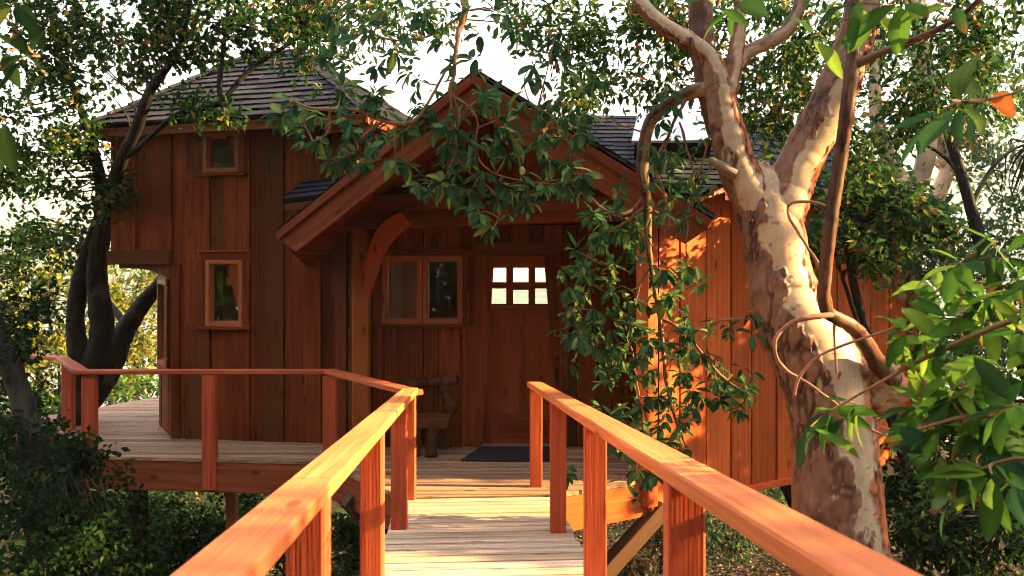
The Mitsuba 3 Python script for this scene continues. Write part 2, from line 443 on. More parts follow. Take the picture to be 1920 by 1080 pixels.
# eave boards and rafter tails
dn = UP * 0.085
for A_, B_, m in ((CL, CR, 'frame_wood'), (CR, CBR, 'cedar'), (CBL, CL, 'cedar')):
    ins = unit(np.cross(UP, B_ - A_)) * 0.03
    put3(troof + '__eave_board', bar(A_ + ins - dn, B_ + ins - dn, 0.035, 0.10), m)
put3(troof + '__soffit', slab([CL - UP * .06, CR - UP * .06, CBR - UP * .06, CBL - UP * .06], 0.02, n=(0, 0, 1)), 'cedar')
side = unit(CBR - CR); inn = V(-side[1], side[0], 0)
for k in range(8):
    p = CR + side * (0.12 + 0.40 * k)
    put3(troof + '__rafter_tail', bar(p - inn * 0.02 - UP * 0.14, p + inn * 0.55 - UP * 0.14, 0.045, 0.11), 'frame_wood')
# vent pipe
vp = at(513, 150, 9.9)
cyl = trimesh.creation.cylinder(0.035, 0.62, sections=20); cyl.apply_translation(vp + [0, 0, 0.08])
cap = trimesh.creation.cylinder(0.06, 0.05, sections=20); cap.apply_translation(vp + [0, 0, 0.42])
put(HOUSE + '__vent_pipe', trimesh.util.concatenate([cyl, cap]), 'black_iron', smooth=30)

# --- porch gable
GL, GR, GP = V(-2.26, 7.80, 2.25), V(1.58, 6.30, 2.25), V(-0.315, 7.02, 3.58)
gb = V(0.0, 1.0, 0); gw = unit((GR - GL))
proof = key(HOUSE + '__porch_roof')
dl = 2.9
pd = join([slab([GL, GP, GP + gb * dl, GL + gb * dl], 0.04, n=np.cross(gb, GP - GL)), slab([GP, GR, GR + gb * dl, GP + gb * dl], 0.04, n=np.cross(gb, GR - GP))])
scene[proof] = mikit.ply((pd[0], pd[1]), 'gap_dark')
roof_slope(proof, [GL - gb * .03, GL + gb * 1.0, GP + gb * 1.0, GP - gb * .03], 0, width=0.4, course=0.2, seed=5)
roof_slope(proof, [GR - gb * .03, GR + gb * 1.0, GP + gb * 1.0, GP - gb * .03], 0, width=0.4, course=0.2, seed=6)
# rake boards: a deep fascia with a thinner trim above it
gn = -unit(V(0.36, 0.93, 0))
for s, A_ in ((1, GL), (-1, GR)):
    d = unit(GP - A_)
    perp = unit(np.cross(d, gn)); perp = perp if perp[2] < 0 else -perp     # downwards in the gable plane
    Lr = np.linalg.norm(GP - A_)
    cut = (perp[2] / d[2])
    def rake(w0, w1, t0, t1, mat, name):
        q = [(0 - 0.02, w0), (0 + 0.10 * (w1 > 0.15) - 0.02, w1), (Lr + w1 * abs(perp @ UP) / abs(d[2]) * 0 - w1 * math.tan(math.acos(abs(d @ gw)))*-1, w1), (Lr + w0 * math.tan(math.acos(abs(d @ gw))), w0)]
        # meet at the plumb line under the peak
        x = lambda w: Lr - w * abs(perp @ gw) / abs(d @ gw)
        q = [(-0.02, w0), (0.07 if w1 > 0.15 else -0.02, w1), (x(w1), w1), (x(w0), w0)]
        q = [(b, a) for a, b in q]
        put3(proof + '__' + name, prism(q, A_, perp, d, gn, t0, t1), mat)
    rake(0.012, 0.085, 0.0, 0.075, 'cedar_dull', 'rake_trim')
    rake(0.087, 0.285, 0.0, 0.042, 'cedar_dull', 'rake_board')
scene['cedar_dull'] = wood((0.13, 0.026, 0.009), (0.22, 0.050, 0.016), (0.17, 0.04, 0.013), tone=0.08, spec=0.12)
# ceiling of the porch: boards lie under the roof deck
for s, A_ in ((1, GL), (-1, GR)):
    lo, hi = A_ - UP * .075, GP - UP * .075
    for k in range(9):
        t0, t1 = k / 9, (k + 0.97) / 9
        put3(proof + '__ceiling_board', slab([lo + (hi - lo) * t0 + gb * .05, lo + (hi - lo) * t1 + gb * .05, lo + (hi - lo) * t1 + gb * dl, lo + (hi - lo) * t0 + gb * dl], 0.018, n=(0, 0, 1)), 'cedar')
# gable infill behind the rake and the tie beam
zi = 2.55
mid = (GL + GR) / 2
inf_o = gb * 0.85
infill = [(p + inf_o) for p in (GL, GR, GP)]
tri = Polygon([(0, 0.25), (np.linalg.norm(GR - GL), 0.25), (np.linalg.norm(GR - GL), 0.0), (np.linalg.norm((GP - GL) * V(1, 1, 0)), 1.30), (0, 0.0)])
gl = np.linalg.norm((GP - GL) * V(1, 1, 0)); gW = np.linalg.norm(GR - GL)
tri = Polygon([(0.45, 0.29), (gW - 0.45, 0.29), (gl, 1.25)])
u = 0.4
base_pt = GL + inf_o
while u < gW:
    q = sbox(u, -1, u + 0.21, 3).intersection(tri)
    if q.area > 0.004:
        c = np.array(q.convex_hull.exterior.coords)[:-1]
        put3(HOUSE + '__gable__board', prism(c - [u, 0], base_pt + gw * u, gw, UP, gn, 0.0, 0.02 + 0.006 * rng.random()), 'cedar')
    u += 0.218
scene[HOUSE + '__gable'] = mikit.ply(trimesh.Trimesh(*prism(np.array(tri.exterior.coords)[:-1], base_pt, gw, UP, gn, -0.06, -0.001)[:2], process=False), 'gap_dark')
put3(HOUSE + '__tie_beam', bar(GL + gb * .75 + UP * 0.17 + gw * .3, GR + gb * .75 + UP * 0.17 - gw * .3, 0.14, 0.22), 'cedar')

# --- entry wall with the double window and the door
EL, ER = V(-1.62, 8.60), V(1.34, 8.60)
ew = Wall.__new__(Wall)
ew.p0, ew.p1 = V(*EL, 0), V(*ER, 0); ew.U = V(1, 0, 0); ew.N = V(0, -1, 0)
dw = (ew.upx(718), ew.upx(868), ew.zpx(800, 607), ew.zpx(800, 480))
door = (ew.upx(906), ew.upx(1049), 0.02, ew.zpx(980, 478))
entry = Wall('entry_wall', EL, ER, [(0, 0), (2.96, 0), (2.96, 2.75), (0, 2.75)], [(dw[0], dw[2], dw[1], dw[3]), (door[0], 0.0, door[1], door[3])], (0.18, 0.27), seed=21, lap=True)
entry.window(*dw, sashes=2, f=0.045, casing=0.07, head=0.05)
# wall between tower and porch post
pc = V(-1.58, 8.42)
Wall('entry_wall', PR + V(-0.02, -0.06), pc + V(0, 0.02), [(0, 0), (np.linalg.norm(pc - PR), 0), (np.linalg.norm(pc - PR), 2.4), (0, 2.4)], (), (0.18, 0.24), seed=22, lap=True)
# door
DK = HOUSE + '__door'
u0, u1, z0, z1 = door
B = entry.box
put3(HOUSE + '__door_casing', [B(u0 - 0.09, u0 - .001, 0.0, z1 + 0.002, 0, 0.065), B(u1 + .001, u1 + 0.09, 0.0, z1 + 0.002, 0, 0.065), B(u0 - 0.12, u1 + 0.12, z1 + .003, z1 + 0.13, 0, 0.07, 'u')], 'cedar')
D0, D1 = -0.06, -0.014
xs = [entry.upx(x) for x in (920, 949, 962, 991, 1003, 1035)]
zs = [entry.zpx(980, y) for y in (570, 541, 529, 502)]
stile_l, stile_r = xs[0], xs[5]
zb = zs[0] - 0.05
solid = [B(u0 + .004, stile_l, z0, z1 - .004, D0, D1), B(stile_r, u1 - .004, z0, z1 - .004, D0, D1),
         B(stile_l, stile_r, zs[3], z1 - .004, D0, D1 - .0006, 'u'), B(stile_l, stile_r, zb, zs[0], D0, D1 - .0006, 'u'),
         B(xs[1], xs[2], zs[0], zs[3], D0, D1 - .001), B(xs[3], xs[4], zs[0], zs[3], D0, D1 - .001)]
for i in (0, 2, 4):
    solid.append(B(xs[i], xs[i + 1], zs[1], zs[2], D0, D1 - .0016, 'u'))
mu = [u0 + (u1 - u0) * t for t in (0.18, 0.47, 0.55, 0.84)]
zr1, zr0 = entry.zpx(980, 787), entry.zpx(980, 830)
solid += [B(stile_l, stile_r, z0, 0.09, D0, D1 - .0006, 'u'), B(stile_l, stile_r, 0.28, 0.34, D0, D1 - .0006, 'u'),
          B(stile_l, mu[0], 0.34, zb, D0, D1 - .001), B(mu[3], stile_r, 0.34, zb, D0, D1 - .001), B(mu[1], mu[2], 0.34, zb, D0, D1 - .001),
          B(stile_l, mu[0], 0.09, 0.28, D0, D1 - .001), B(mu[3], stile_r, 0.09, 0.28, D0, D1 - .001)]
v_, f_, u_ = join(solid)
scene[DK] = mikit.ply((v_, f_), 'door_wood', uv=u_)
for a_, b_ in ((mu[0], mu[1]), (mu[2], mu[3])):
    put3(DK + '__panel', B(a_, b_, 0.34, zb, D0 + .01, D1 - .014), 'door_wood')
put3(DK + '__panel', B(mu[0], mu[3], 0.09, 0.28, D0 + .01, D1 - .014, 'u'), 'door_wood')
put3(DK + '__shelf', [B(stile_l - 0.03, stile_r + 0.03, zb + 0.01, zb + 0.04, D1, D1 + 0.045, 'u')] + [B(stile_l + (stile_r - stile_l) * t, stile_l + (stile_r - stile_l) * t + 0.035, zb - 0.02, zb + 0.01, D1, D1 + 0.03) for t in (0.02, 0.25, 0.48, 0.71, 0.93)], 'door_wood')
for i in (0, 2, 4):
    for z_a, z_b in ((zs[0], zs[1]), (zs[2], zs[3])):
        q = np.array([entry.pt(xs[i], z_a, -.035), entry.pt(xs[i + 1], z_a, -.035), entry.pt(xs[i + 1], z_b, -.035), entry.pt(xs[i], z_b, -.035)])
        put(DK + '__pane', (q, [[0, 1, 2], [0, 2, 3]]), 'glass')
# black handle set
hu = u1 - 0.035
hs = [trimesh.creation.box([0.05, 0.012, 0.34]), trimesh.creation.capsule(0.16, 0.013, count=[12, 12]), trimesh.creation.icosphere(subdivisions=2, radius=0.026), trimesh.creation.cylinder(0.024, 0.02, sections=16)]
hp = entry.pt(hu, 0.86, 0.0)
hs[0].apply_translation(hp + [0, 0.006, 0])
hs[1].apply_translation(hp + [0, -0.055, -0.10])
hs[2].apply_translation(hp + [0, -0.04, 0.09])
hs[3].apply_transform(trimesh.transformations.rotation_matrix(math.pi / 2, [1, 0, 0])); hs[3].apply_translation(hp + [0, -0.01, 0.24])
for zz in (-0.1, 0.06):
    s_ = trimesh.creation.cylinder(0.008, 0.05, sections=10); s_.apply_transform(trimesh.transformations.rotation_matrix(math.pi / 2, [1, 0, 0])); s_.apply_translation(hp + [0, -0.027, zz]); hs.append(s_)
put(DK + '__handle', trimesh.util.concatenate(hs), 'black_iron', smooth=35)
labels[DK + '__handle'] = {'label': 'black iron door handle'}
put3(HOUSE + '__threshold', B(u0 - 0.02, u1 + 0.02, 0.0, 0.024, -0.06, 0.085, 'u'), 'sill_metal')

# porch post, curved brace and beam
put3(HOUSE + '__porch_post', bar(V(*pc, 0) + [0, -.02, 0.0], V(*pc, 2.42) + [0, -.02, 0], 0.17, 0.17, c=0.012), 'post_wood')
scene['post_wood'] = wood((0.24, 0.065, 0.014), (0.40, 0.12, 0.026), (0.33, 0.09, 0.02), tone=0.05, spec=0.12)
bq = []
Pb = [at(686, 556, 8.25), at(684, 500, 8.2), at(695, 455, 8.1), at(716, 420, 8.0), at(752, 398, 7.9)]
Pb2 = [at(692, 556, 8.25), at(712, 500, 8.2), at(724, 470, 8.1), at(740, 446, 8.0), at(770, 420, 7.9)]
from scipy.interpolate import CubicSpline
tt = np.linspace(0, 4, 17)
s1, s2 = CubicSpline(range(5), Pb)(tt), CubicSpline(range(5), Pb2)(tt)
for k in range(16):
    q = [s1[k], s2[k], s2[k + 1], s1[k + 1]]
    bq.append(slab(q, 0.11))
put3(HOUSE + '__curved_brace', [(v, f, u * 0 + [3200 * 1.0, 0] + np.stack([v[:, 0] - v[:, 2] * .2, v[:, 2]], 1)) for v, f, u in bq], 'post_wood_b')
scene['post_wood_b'] = wood((0.28, 0.040, 0.010), (0.42, 0.075, 0.017), (0.36, 0.06, 0.012), tone=0.05, spec=0.12)
put3(HOUSE + '__porch_beam', bar(at(690, 383, 8.2), at(905, 372, 7.55), 0.12, 0.16), 'cedar')

# pent roof between tower and porch
pent = key(HOUSE + '__pent_roof')
q = [at(530, 376, 8.30), at(640, 364, 8.05), at(652, 330, 8.6), at(575, 344, 8.8)]
pm = slab(q, 0.04)
scene[pent] = mikit.ply((pm[0], pm[1]), 'gap_dark')
roof_slope(pent, q, 0, width=0.26, course=0.15, seed=8)
put3(pent + '__eave_board', bar(q[0] - UP * .07 + [0.02, .03, 0], q[1] - UP * .07 + [0, .03, 0], 0.03, 0.09), 'cedar')

# --- sunlit wing
WL, WR = V(1.22, 7.18), V(4.80, 9.53)
wl = np.linalg.norm(WR - WL)
uj = 0.46
wing = Wall('wing_wall', WL, WR, [(0, -0.24), (wl, -0.24), (wl, 2.60), (uj, 2.60), (uj, 2.14), (0, 2.36)], (), (0.29, 0.37), mat='cedar_sunlit', seed=31, gap=0.022, proud=0.04, first=0.0)
put3(HOUSE + '__corner_board', bar(V(*WL, -.24) + wing.N * .02 - wing.U * .03, V(*WL, 2.42) + wing.N * .02 - wing.U * .03, .13, .16, up=wing.N, c=.008), 'cedar_sunlit')
put3(HOUSE + '__wing_sill', wing.box(-0.02, wl + 0.02, -0.302, -0.24, -0.1, 0.075, 'u'), 'cedar_sunlit')
Wall('wing_wall', ER + V(0, 0), WL, [(0, 0), (np.linalg.norm(WL - ER), 0), (np.linalg.norm(WL - ER), 2.3), (0, 2.3)], (), (0.2, 0.28), seed=33)
we = WR + V(-0.63, 0.77) * 3
Wall('wing_wall', WR, we, [(0, -0.2), (3, -0.2), (3, 2.52), (0, 2.52)], (), (0.2, 0.28), seed=34, mat='cedar_sunlit')
bc = at(1484, 925, 7.95)
put3(HOUSE + '__wing_brace', bar(wing.pt(wing.upx(1480), -0.31, -0.05), V(3.6, 8.5, -1.9), 0.09, 0.12), 'gap_dark')
wroof = key(HOUSE + '__wing_roof')
def onroof(px, py):
    c = (540 - py) / F; Y = (2.65 - 0.62 * 7.4 - EYE) / (c - 0.62); return V((px - 960) / F * Y, Y, EYE + c * Y)
R = [onroof(1357, 346), onroof(1580, 366), onroof(1345, 219), onroof(1060, 216), onroof(1060, 330), onroof(1300, 367)]
R[1] = R[0] + V(0.001, 0, 0)
R = [R[0], R[2], R[3], R[4], R[5]]
wm = slab(R, 0.04, n=np.cross(R[1] - R[0], R[2] - R[0]) * np.sign(np.cross(R[1] - R[0], R[2] - R[0])[2]))
scene[wroof] = mikit.ply((wm[0], wm[1]), 'gap_dark')
roof_slope(wroof, R, 1, width=0.30, course=0.115, thick=0.016, seed=11)
E2 = R[0] + wing.U * 3.9
fB = [R[0], E2, R[1] + (E2 - R[0]) * 0.45, R[1]]
fm = slab(fB, 0.04)
put(HOUSE + '__wing_roof_side', (fm[0], fm[1]), 'shingle_plain')
roof_slope(wroof, fB, 0, width=0.34, course=0.15, thick=0.016, seed=12)
put3(wroof + '__eave_board', bar(R[0] - UP * .09, E2 - UP * .09, 0.03, 0.12), 'cedar')
put3(wroof + '__soffit', slab([R[0] - UP * .06, E2 - UP * .06, E2 - UP * .06 - wing.N * 0.5, R[0] - UP * .06 - wing.N * 0.5], 0.02, n=(0, 0, 1)), 'cedar')
hb = R[1] + V(0.5, 2.2, -0.3)
back = join([slab([fB[2], R[1], hb], 0.04), slab([R[2], R[1], hb, R[2] + V(0, 2.2, -1.0)], 0.04)])
put(HOUSE + '__wing_roof_back', (back[0], back[1]), 'shingle_plain')
scene['shingle_plain'] = {'type': 'twosided', 'b': {'type': 'diffuse', 'reflectance': rgb(0.06, 0.055, 0.055)}}
put3(wroof + '__eave_board', bar(R[4] - UP * .05, R[0] - UP * .05, 0.03, 0.045), 'frame_wood')
# skylight on its curb
sk = [onroof(1188, 299), onroof(1330, 299), onroof(1318, 262), onroof(1200, 262)]
rn = unit(np.cross(sk[1] - sk[0], sk[3] - sk[0])); rn = rn if rn[2] > 0 else -rn
curb = slab([p + rn * 0.17 for p in sk], 0.2, n=rn)
SK = HOUSE + '__skylight'
scene[SK] = mikit.ply((curb[0], curb[1]), 'black_iron')
lid = [sk[0] + rn * 0.20 + V(-.04, -.03, -.01), sk[1] + rn * .21 + V(.04, -.03, -.01), sk[2] + rn * .25 + V(.03, .12, .05), sk[3] + rn * .25 + V(-.03, .12, .05)]
put3(SK + '__pane', slab(lid, 0.025), 'skylight_pane')

# --- inside: floor, back wall with a window opening toward the valley, roof void closed
put3(HOUSE + '__floor', prism([(-4.22, 9.95), (-3.68, 9.16), (-1.6, 8.74), (1.3, 8.7), (4.7, 9.7), (2.9, 12.4), (-3.8, 12.3)], V(0, 0, 0), V(1, 0, 0), V(0, 1, 0), UP, -0.25, 0.003), 'interior')
bw = Wall.__new__(Wall); bw.p0 = V(-4.1, 12.5, 0); bw.U = V(1, 0, 0); bw.N = V(0, -1, 0)
solid = Polygon([(0, 0), (7.2, 0), (7.2, 3.6), (0, 3.6)]).difference(sbox(4.10, 1.38, 4.42, 1.67)).difference(sbox(4.10, 1.71, 4.42, 2.1)).difference(sbox(4.46, 1.38, 4.80, 2.1)).difference(sbox(3.70, 1.38, 4.05, 2.1))
m = trimesh.creation.extrude_polygon(solid, 0.1, engine='earcut')
M = np.eye(4); M[:3, 0], M[:3, 1], M[:3, 2], M[:3, 3] = bw.U, UP, V(0, -1, 0), bw.p0
m.apply_transform(M)
put(HOUSE + '__back_wall', m, 'interior')
put3(HOUSE + '__ceiling', prism([(-1.75, 8.72), (1.3, 8.72), (2.0, 8.2), (4.4, 9.6), (2.9, 12.4), (-1.75, 12.5)], V(0, 0, 0), V(1, 0, 0), V(0, 1, 0), UP, 2.36, 2.40), 'interior')
put3(HOUSE + '__partition', tower.box(0.06, front_len - 0.06, z_over + .03, TOP - .05, -1.06, -1.0), 'interior')
put3(HOUSE + '__partition', tower.box(uL + 0.05, front_len - 0.06, 0.01, z_over + .02, -1.06, -1.0), 'interior')

# ------------------------------------------------------------------ deck round the treehouse
DKK = 'deck'
tag(DKK, 'raised plank deck wrapping round the tower and the porch, with a fascia board', 'deck')
dpoly = Polygon([(-4.33, 8.15), (-1.84, 7.88), (-.86, 6.52), (.34, 6.62), (1.215, 7.175), (1.22, 8.62), (-1.6, 8.62), (-1.87, 8.80), (-3.7, 9.08), (-4.30, 9.95), (-3.9, 12.0), (-5.5, 12.6), (-5.95, 11.2), (-6.35, 10.2), (-5.42, 9.62)])
edge = list(dpoly.exterior.coords)
fr = []
for i, (a_, b_) in enumerate(zip(edge[:-1], edge[1:])):
    a_, b_ = V(*a_, -0.19), V(*b_, -0.19)
    if i in (4, 5, 6, 7, 8, 9, 10):
        continue
    m_ = 'fascia_wood' if i in (0, 1) else 'cedar_sunlit' if i == 3 else 'fascia_wood'
    ins = unit(np.cross(UP, b_ - a_)) * -0.03
    put3(DKK + '__fascia', bar(a_, b_, 0.045, 0.30), m_)
scene['fascia_wood'] = wood((0.18, 0.040, 0.016), (0.30, 0.078, 0.03), (0.24, 0.06, 0.022), tone=0.06, spec=0.12)
tri_ = trimesh.creation.extrude_polygon(dpoly.buffer(-0.08), 0.22, engine='earcut'); tri_.apply_translation([0, 0, -0.28])
scene[DKK] = mikit.ply(tri_, 'gap_dark')
y = 6.45
while y < 12.6:
    strip = sbox(-9, y + 0.009, 9, y + 0.133).intersection(dpoly.buffer(0.03, join_style=2))
    for q in getattr(strip, 'geoms', [strip]):
        if q.area < 0.01:
            continue
        c = np.array(q.convex_hull.exterior.coords)[:-1]
        if q.convex_hull.area > q.area * 1.02:      # a plank notched round the tower's foot
            m_ = trimesh.creation.extrude_polygon(q, 0.034, engine='earcut'); m_.apply_translation([0, 0, -0.036])
            put(DKK + '__plank', (m_.vertices, m_.faces), 'deck_wood_shaded', uv=np.stack([m_.vertices[:, 1] - y - .07 + rng.integers(0, 4000) * 8.0, m_.vertices[:, 0]], 1))
            continue
        cx = c.mean(0)
        put3(DKK + '__plank', prism(np.stack([c[:, 1] - cx[1], c[:, 0]], 1), V(0, cx[1], 0), V(0, 1, 0), V(1, 0, 0), UP, -0.036, -0.001 - 0.003 * rng.random()), 'deck_wood_shaded')
    y += 0.142
RZ = 0.852
capw = 0.14
Ra, Rb, Rc = V(-4.36, 8.10, RZ), V(-1.83, 8.02, RZ + 0.01), V(-.80, 6.50, RZ)
Rd, Re = V(-5.40, 9.60, RZ), V(-6.35, 10.2, RZ)
for A_, B_ in ((Rd, Ra), (Ra, Rb), (Rb, Rc), (Re, Rd)):
    d_ = unit(B_ - A_) * 0.035
    put3(DKK + '__handrail', bar(A_ - d_, B_ + d_, capw, 0.042, c=0.005), 'rail_dull')
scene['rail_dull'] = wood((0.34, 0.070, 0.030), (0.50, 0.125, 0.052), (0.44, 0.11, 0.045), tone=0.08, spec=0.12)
for (x_, y_, zb) in ((-4.28, 8.11, -0.30), (-5.30, 9.56, -0.30), (-3.02, 8.0, -0.31), (-1.80, 7.92, -0.30), (-6.25, 10.12, -.3)):
    put3(DKK + '__post', bar((x_, y_, zb), (x_, y_, RZ - 0.024), 0.135, 0.09, up=(0, 1, 0), c=0.008), 'post_red')
scene['post_red'] = wood((0.36, 0.060, 0.024), (0.52, 0.105, 0.042), (0.46, 0.09, 0.035), tone=0.07, spec=0.12, knots=0.6)
# supports under the deck
put3(DKK + '__support_post', bar((-2.92, 8.35, -4.2), (-2.92, 8.35, -0.29), 0.10, 0.12, up=(0, 1, 0)), 'frame_wood')
put3(DKK + '__support_post', bar((-4.6, 9.9, -4.4), (-4.6, 9.9, -0.29), 0.14, 0.14, up=(0, 1, 0)), 'gap_dark')
put3(DKK + '__brace', bar(at(1243, 950, 7.2), at(1128, 1078, 6.9), 0.14, 0.14), 'gap_brown')
put3(DKK + '__brace', bar(at(650, 935, 7.3), at(730, 1020, 7.6), 0.12, 0.14), 'gap_brown')
put3(DKK + '__support_post', bar((0.4, 8.0, -4.0), (0.4, 8.0, -0.29), 0.16, 0.16, up=(0, 1, 0)), 'gap_brown')
scene['gap_brown'] = wood((0.06, 0.032, 0.016), (0.13, 0.072, 0.036), (0.10, 0.05, 0.025), tone=0.1, spec=0.12)

# ------------------------------------------------------------------ walkway sloping up from the deck
WK = 'walkway'
tag(WK, 'sloping plank footbridge with a red cedar railing on each side, leading to the door', 'footbridge')
SL, DX = -0.0667, -0.0633
wz = lambda Y: (6.56 - Y) * 0.0667
wd = unit(V(DX, 1, SL)); wx = unit(np.cross(wd, UP)); wn_ = np.cross(wx, wd)
str_ = []
for off in (-0.44, 0.68):
    str_.append(bar(V(off - 0.09 * 0, 0.2, wz(0.2) - 0.13) + V(DX * 0.2, 0, 0), V(off + DX * 6.5, 6.5, wz(6.5) - 0.13), 0.06, 0.19))
v_, f_, u_ = join(str_)
scene[WK] = mikit.ply((v_, f_), 'fascia_wood', uv=u_)
Y = 0.35
while Y < 6.50:
    e0, e1 = rng.uniform(-0.012, 0.012, 2)
    l, r = -0.50 + e0, 0.74 + e1
    c = [(-0.0625, l), (-0.0625, r), (0.0625, r), (0.0625, l)]
    put3(WK + '__plank', prism(c, V(DX * Y, Y, wz(Y) - 0.001 - 0.002 * rng.random()), wd, wx, wn_, -0.036, 0), 'walk_wood_sunlit')
    Y += 0.1435
for name, c0, ys, yend, width in (('left', -0.42, (6.42, 5.42, 3.78, 2.20, 0.9), 6.62, .128), ('right', 0.64, (6.86, 5.30, 3.83, 2.30, 0.9), 7.02, .128)):
    h = lambda Y: wz(Y) + 0.855 + (0.03 if name == 'right' else 0.0)
    A_, B_ = V(c0 + DX * 0.3, 0.3, h(0.3)), V(c0 + DX * yend, yend, h(yend))
    # the rail is built of lengths butted over a post
    cuts = [0.3, 2.25 if name == 'left' else 2.42, yend]
    for a_, b_ in zip(cuts[:-1], cuts[1:]):
        put3(WK + '__handrail', bar(V(c0 + DX * a_, a_ + 0.0015, h(a_)), V(c0 + DX * b_, b_ - 0.0015, h(b_)), width, 0.046, c=0.006), 'rail_wood')
    for y_ in ys:
        zb = wz(y_) - 0.001 if y_ < 6.5 else -0.002
        x_ = c0 + DX * y_
        if y_ < 4.5:
            zb -= 0.22
        put3(WK + '__post', bar((x_, y_, zb), (x_, y_, h(y_) - 0.026), 0.105, 0.092, up=(0, 1, 0), c=0.007), 'post_red')

# ------------------------------------------------------------------ things on the porch
put3('doormat', prism([(-.50, 7.84), (.40, 7.82), (.52, 8.50), (-.33, 8.52)], V(0, 0, 0), V(1, 0, 0), V(0, 1, 0), UP, 0.001, 0.016), 'mat_fibre')
tag('doormat', 'dark grey doormat lying on the deck boards before the door', 'doormat')


def tube(path, rad, seg=10, wob=0.0, seed=0, closed=True):
    """A tube along a smooth path; wob roughens it. Returns vertices, faces, and per vertex (angle, length along, radius)."""
    P, r = np.asarray(path, float), np.asarray(rad, float)
    t = np.concatenate([[0], np.cumsum(np.linalg.norm(np.diff(P, axis=0), axis=1))])
    tang = np.gradient(P, axis=0); tang /= np.linalg.norm(tang, axis=1, keepdims=True) + 1e-12
    nrm = np.zeros_like(P)
    a = np.cross(tang[0], [0.3, 0.2, 0.9]); nrm[0] = a / np.linalg.norm(a)
    for i in range(1, len(P)):
        v = nrm[i - 1] - tang[i] * np.dot(nrm[i - 1], tang[i]); nrm[i] = v / np.linalg.norm(v)
    bn = np.cross(tang, nrm)
    ang = np.linspace(0, 2 * np.pi, seg, endpoint=False)
    ring = nrm[:, None] * np.cos(ang)[None, :, None] + bn[:, None] * np.sin(ang)[None, :, None]
    pts = P[:, None] + ring * r[:, None, None]
    if wob:
        d = meshkit.fbm(pts / (r[:, None, None] * 1.6 + 0.02), 3, seed) - 0.5
        pts = pts + ring * (d * wob)[..., None] * r[:, None, None]
    n, s = len(P), seg
    i, j = np.meshgrid(np.arange(n - 1), np.arange(s), indexing='ij')
    k = (j + 1) % s
    f = np.stack([i * s + j, i * s + k, (i + 1) * s + k, (i + 1) * s + j], -1).reshape(-1, 4)
    f = np.vstack([f[:, [0, 1, 2]], f[:, [0, 2, 3]]])
    v = pts.reshape(-1, 3)
    if closed:
        v = np.vstack([v, P[0], P[-1]])
        jj = np.arange(s); kk = (jj + 1) % s
        f = np.vstack([f, np.stack([jj * 0 + n * s, kk, jj], 1), np.stack([jj * 0 + n * s + 1, (n - 1) * s + jj, (n - 1) * s + kk], 1)])
    return v, f


def smooth_path(pts, rad, step):
    pts, rad = np.asarray(pts, float), np.asarray(rad, float)
    L = np.concatenate([[0], np.cumsum(np.linalg.norm(np.diff(pts, axis=0), axis=1))])
    n = max(4, int(L[-1] / step))
    tt = np.linspace(0, L[-1], n)
    from scipy.interpolate import PchipInterpolator
    if len(pts) == 2:
        return pts[0] + (pts[1] - pts[0]) * (tt / L[-1])[:, None], np.interp(tt, L, rad)
    return CubicSpline(L, pts)(tt), PchipInterpolator(L, rad)(tt)


BN = 'log_bench'
tag(BN, 'rustic bench of knotty logs against the wall below the window', 'bench')


def log(name, pts, rad, seed, bumps=0.5):
    p, r = smooth_path(pts, rad, 0.03)
    v, f = tube(p, r, 14, wob=bumps, seed=seed)
    put(BN + '__' + name, (v, f), 'log_wood', smooth=True, uv=np.stack([v[:, 0] + v[:, 1] + 8 * seed * 1.0, v[:, 2]], 1))


bx0, bx1, by0, by1 = -1.08, -.70, 8.08, 8.46
log('leg', [(bx1 - .12, by0, 0), (bx1 - .11, by0, .2), (bx1 - .09, by0, .34)], [.065, .055, .06], 3)
log('leg', [(bx0 + .1, by0, 0), (bx0 + .1, by0, .34)], [.06, .06], 4)
log('leg', [(bx0 + .05, by1, 0), (bx0 + .04, by1, .5), (bx0 + .02, by1 + .03, .74)], [.06, .055, .045], 5)
log('arm_post', [(bx1 + .02, by1, 0), (bx1 + .02, by1, .36), (bx1 + .06, by1 - .02, .45), (bx1 + .02, by1, .56), (bx1 + .05, by1 + .03, .75)], [.055, .05, .075, .045, .05], 6, 0.9)
log('backrest', [(bx0 - .05, by1 + .02, .69), ((bx0 + bx1) / 2, by1 + .03, .70), (bx1 + .12, by1 + .01, .74)], [.055, .05, .06], 7)
seat = trimesh.creation.box([bx1 - bx0 + .12, by1 - by0 + .1, .09]).subdivide().subdivide().subdivide()
sv = seat.vertices + [(bx0 + bx1) / 2, (by0 + by1) / 2, .33]
sv = sv + (meshkit.fbm(sv * 9, 3, 8)[:, None] - .5) * [.05, .05, .02]
put(BN + '__seat', (sv, seat.faces), 'log_wood', smooth=40 if False else True, uv=np.stack([sv[:, 1] + 2400., sv[:, 0]], 1))

LN = 'wall_lantern'
tag(LN, 'small dark metal lantern on the wall right of the door', 'lantern')
lp = at(1072, 505, 8.5)
bits = [trimesh.creation.box([.10, .02, .16]), trimesh.creation.box([.13, .13, .012]), trimesh.creation.box([.10, .10, .015])]
bits[0].apply_translation(lp + [0, .06, 0]); bits[1].apply_translation(lp + [0, -.03, .11]); bits[2].apply_translation(lp + [0, -.03, -.10])
roofm = trimesh.creation.cone(.085, .07, sections=4); roofm.apply_transform(trimesh.transformations.rotation_matrix(math.pi / 4, [0, 0, 1])); roofm.apply_translation(lp + [0, -.03, .117])
bits.append(roofm)
for sx in (-1, 1):
    for sy in (-1, 1):
        b_ = trimesh.creation.box([.012, .012, .20]); b_.apply_translation(lp + [sx * .042, -.03 + sy * .042, .005]); bits.append(b_)
put(LN + '__cage', trimesh.util.concatenate(bits), 'black_iron')
q_ = trimesh.creation.box([.07, .07, .185]); q_.apply_translation(lp + [0, -.03, .0])
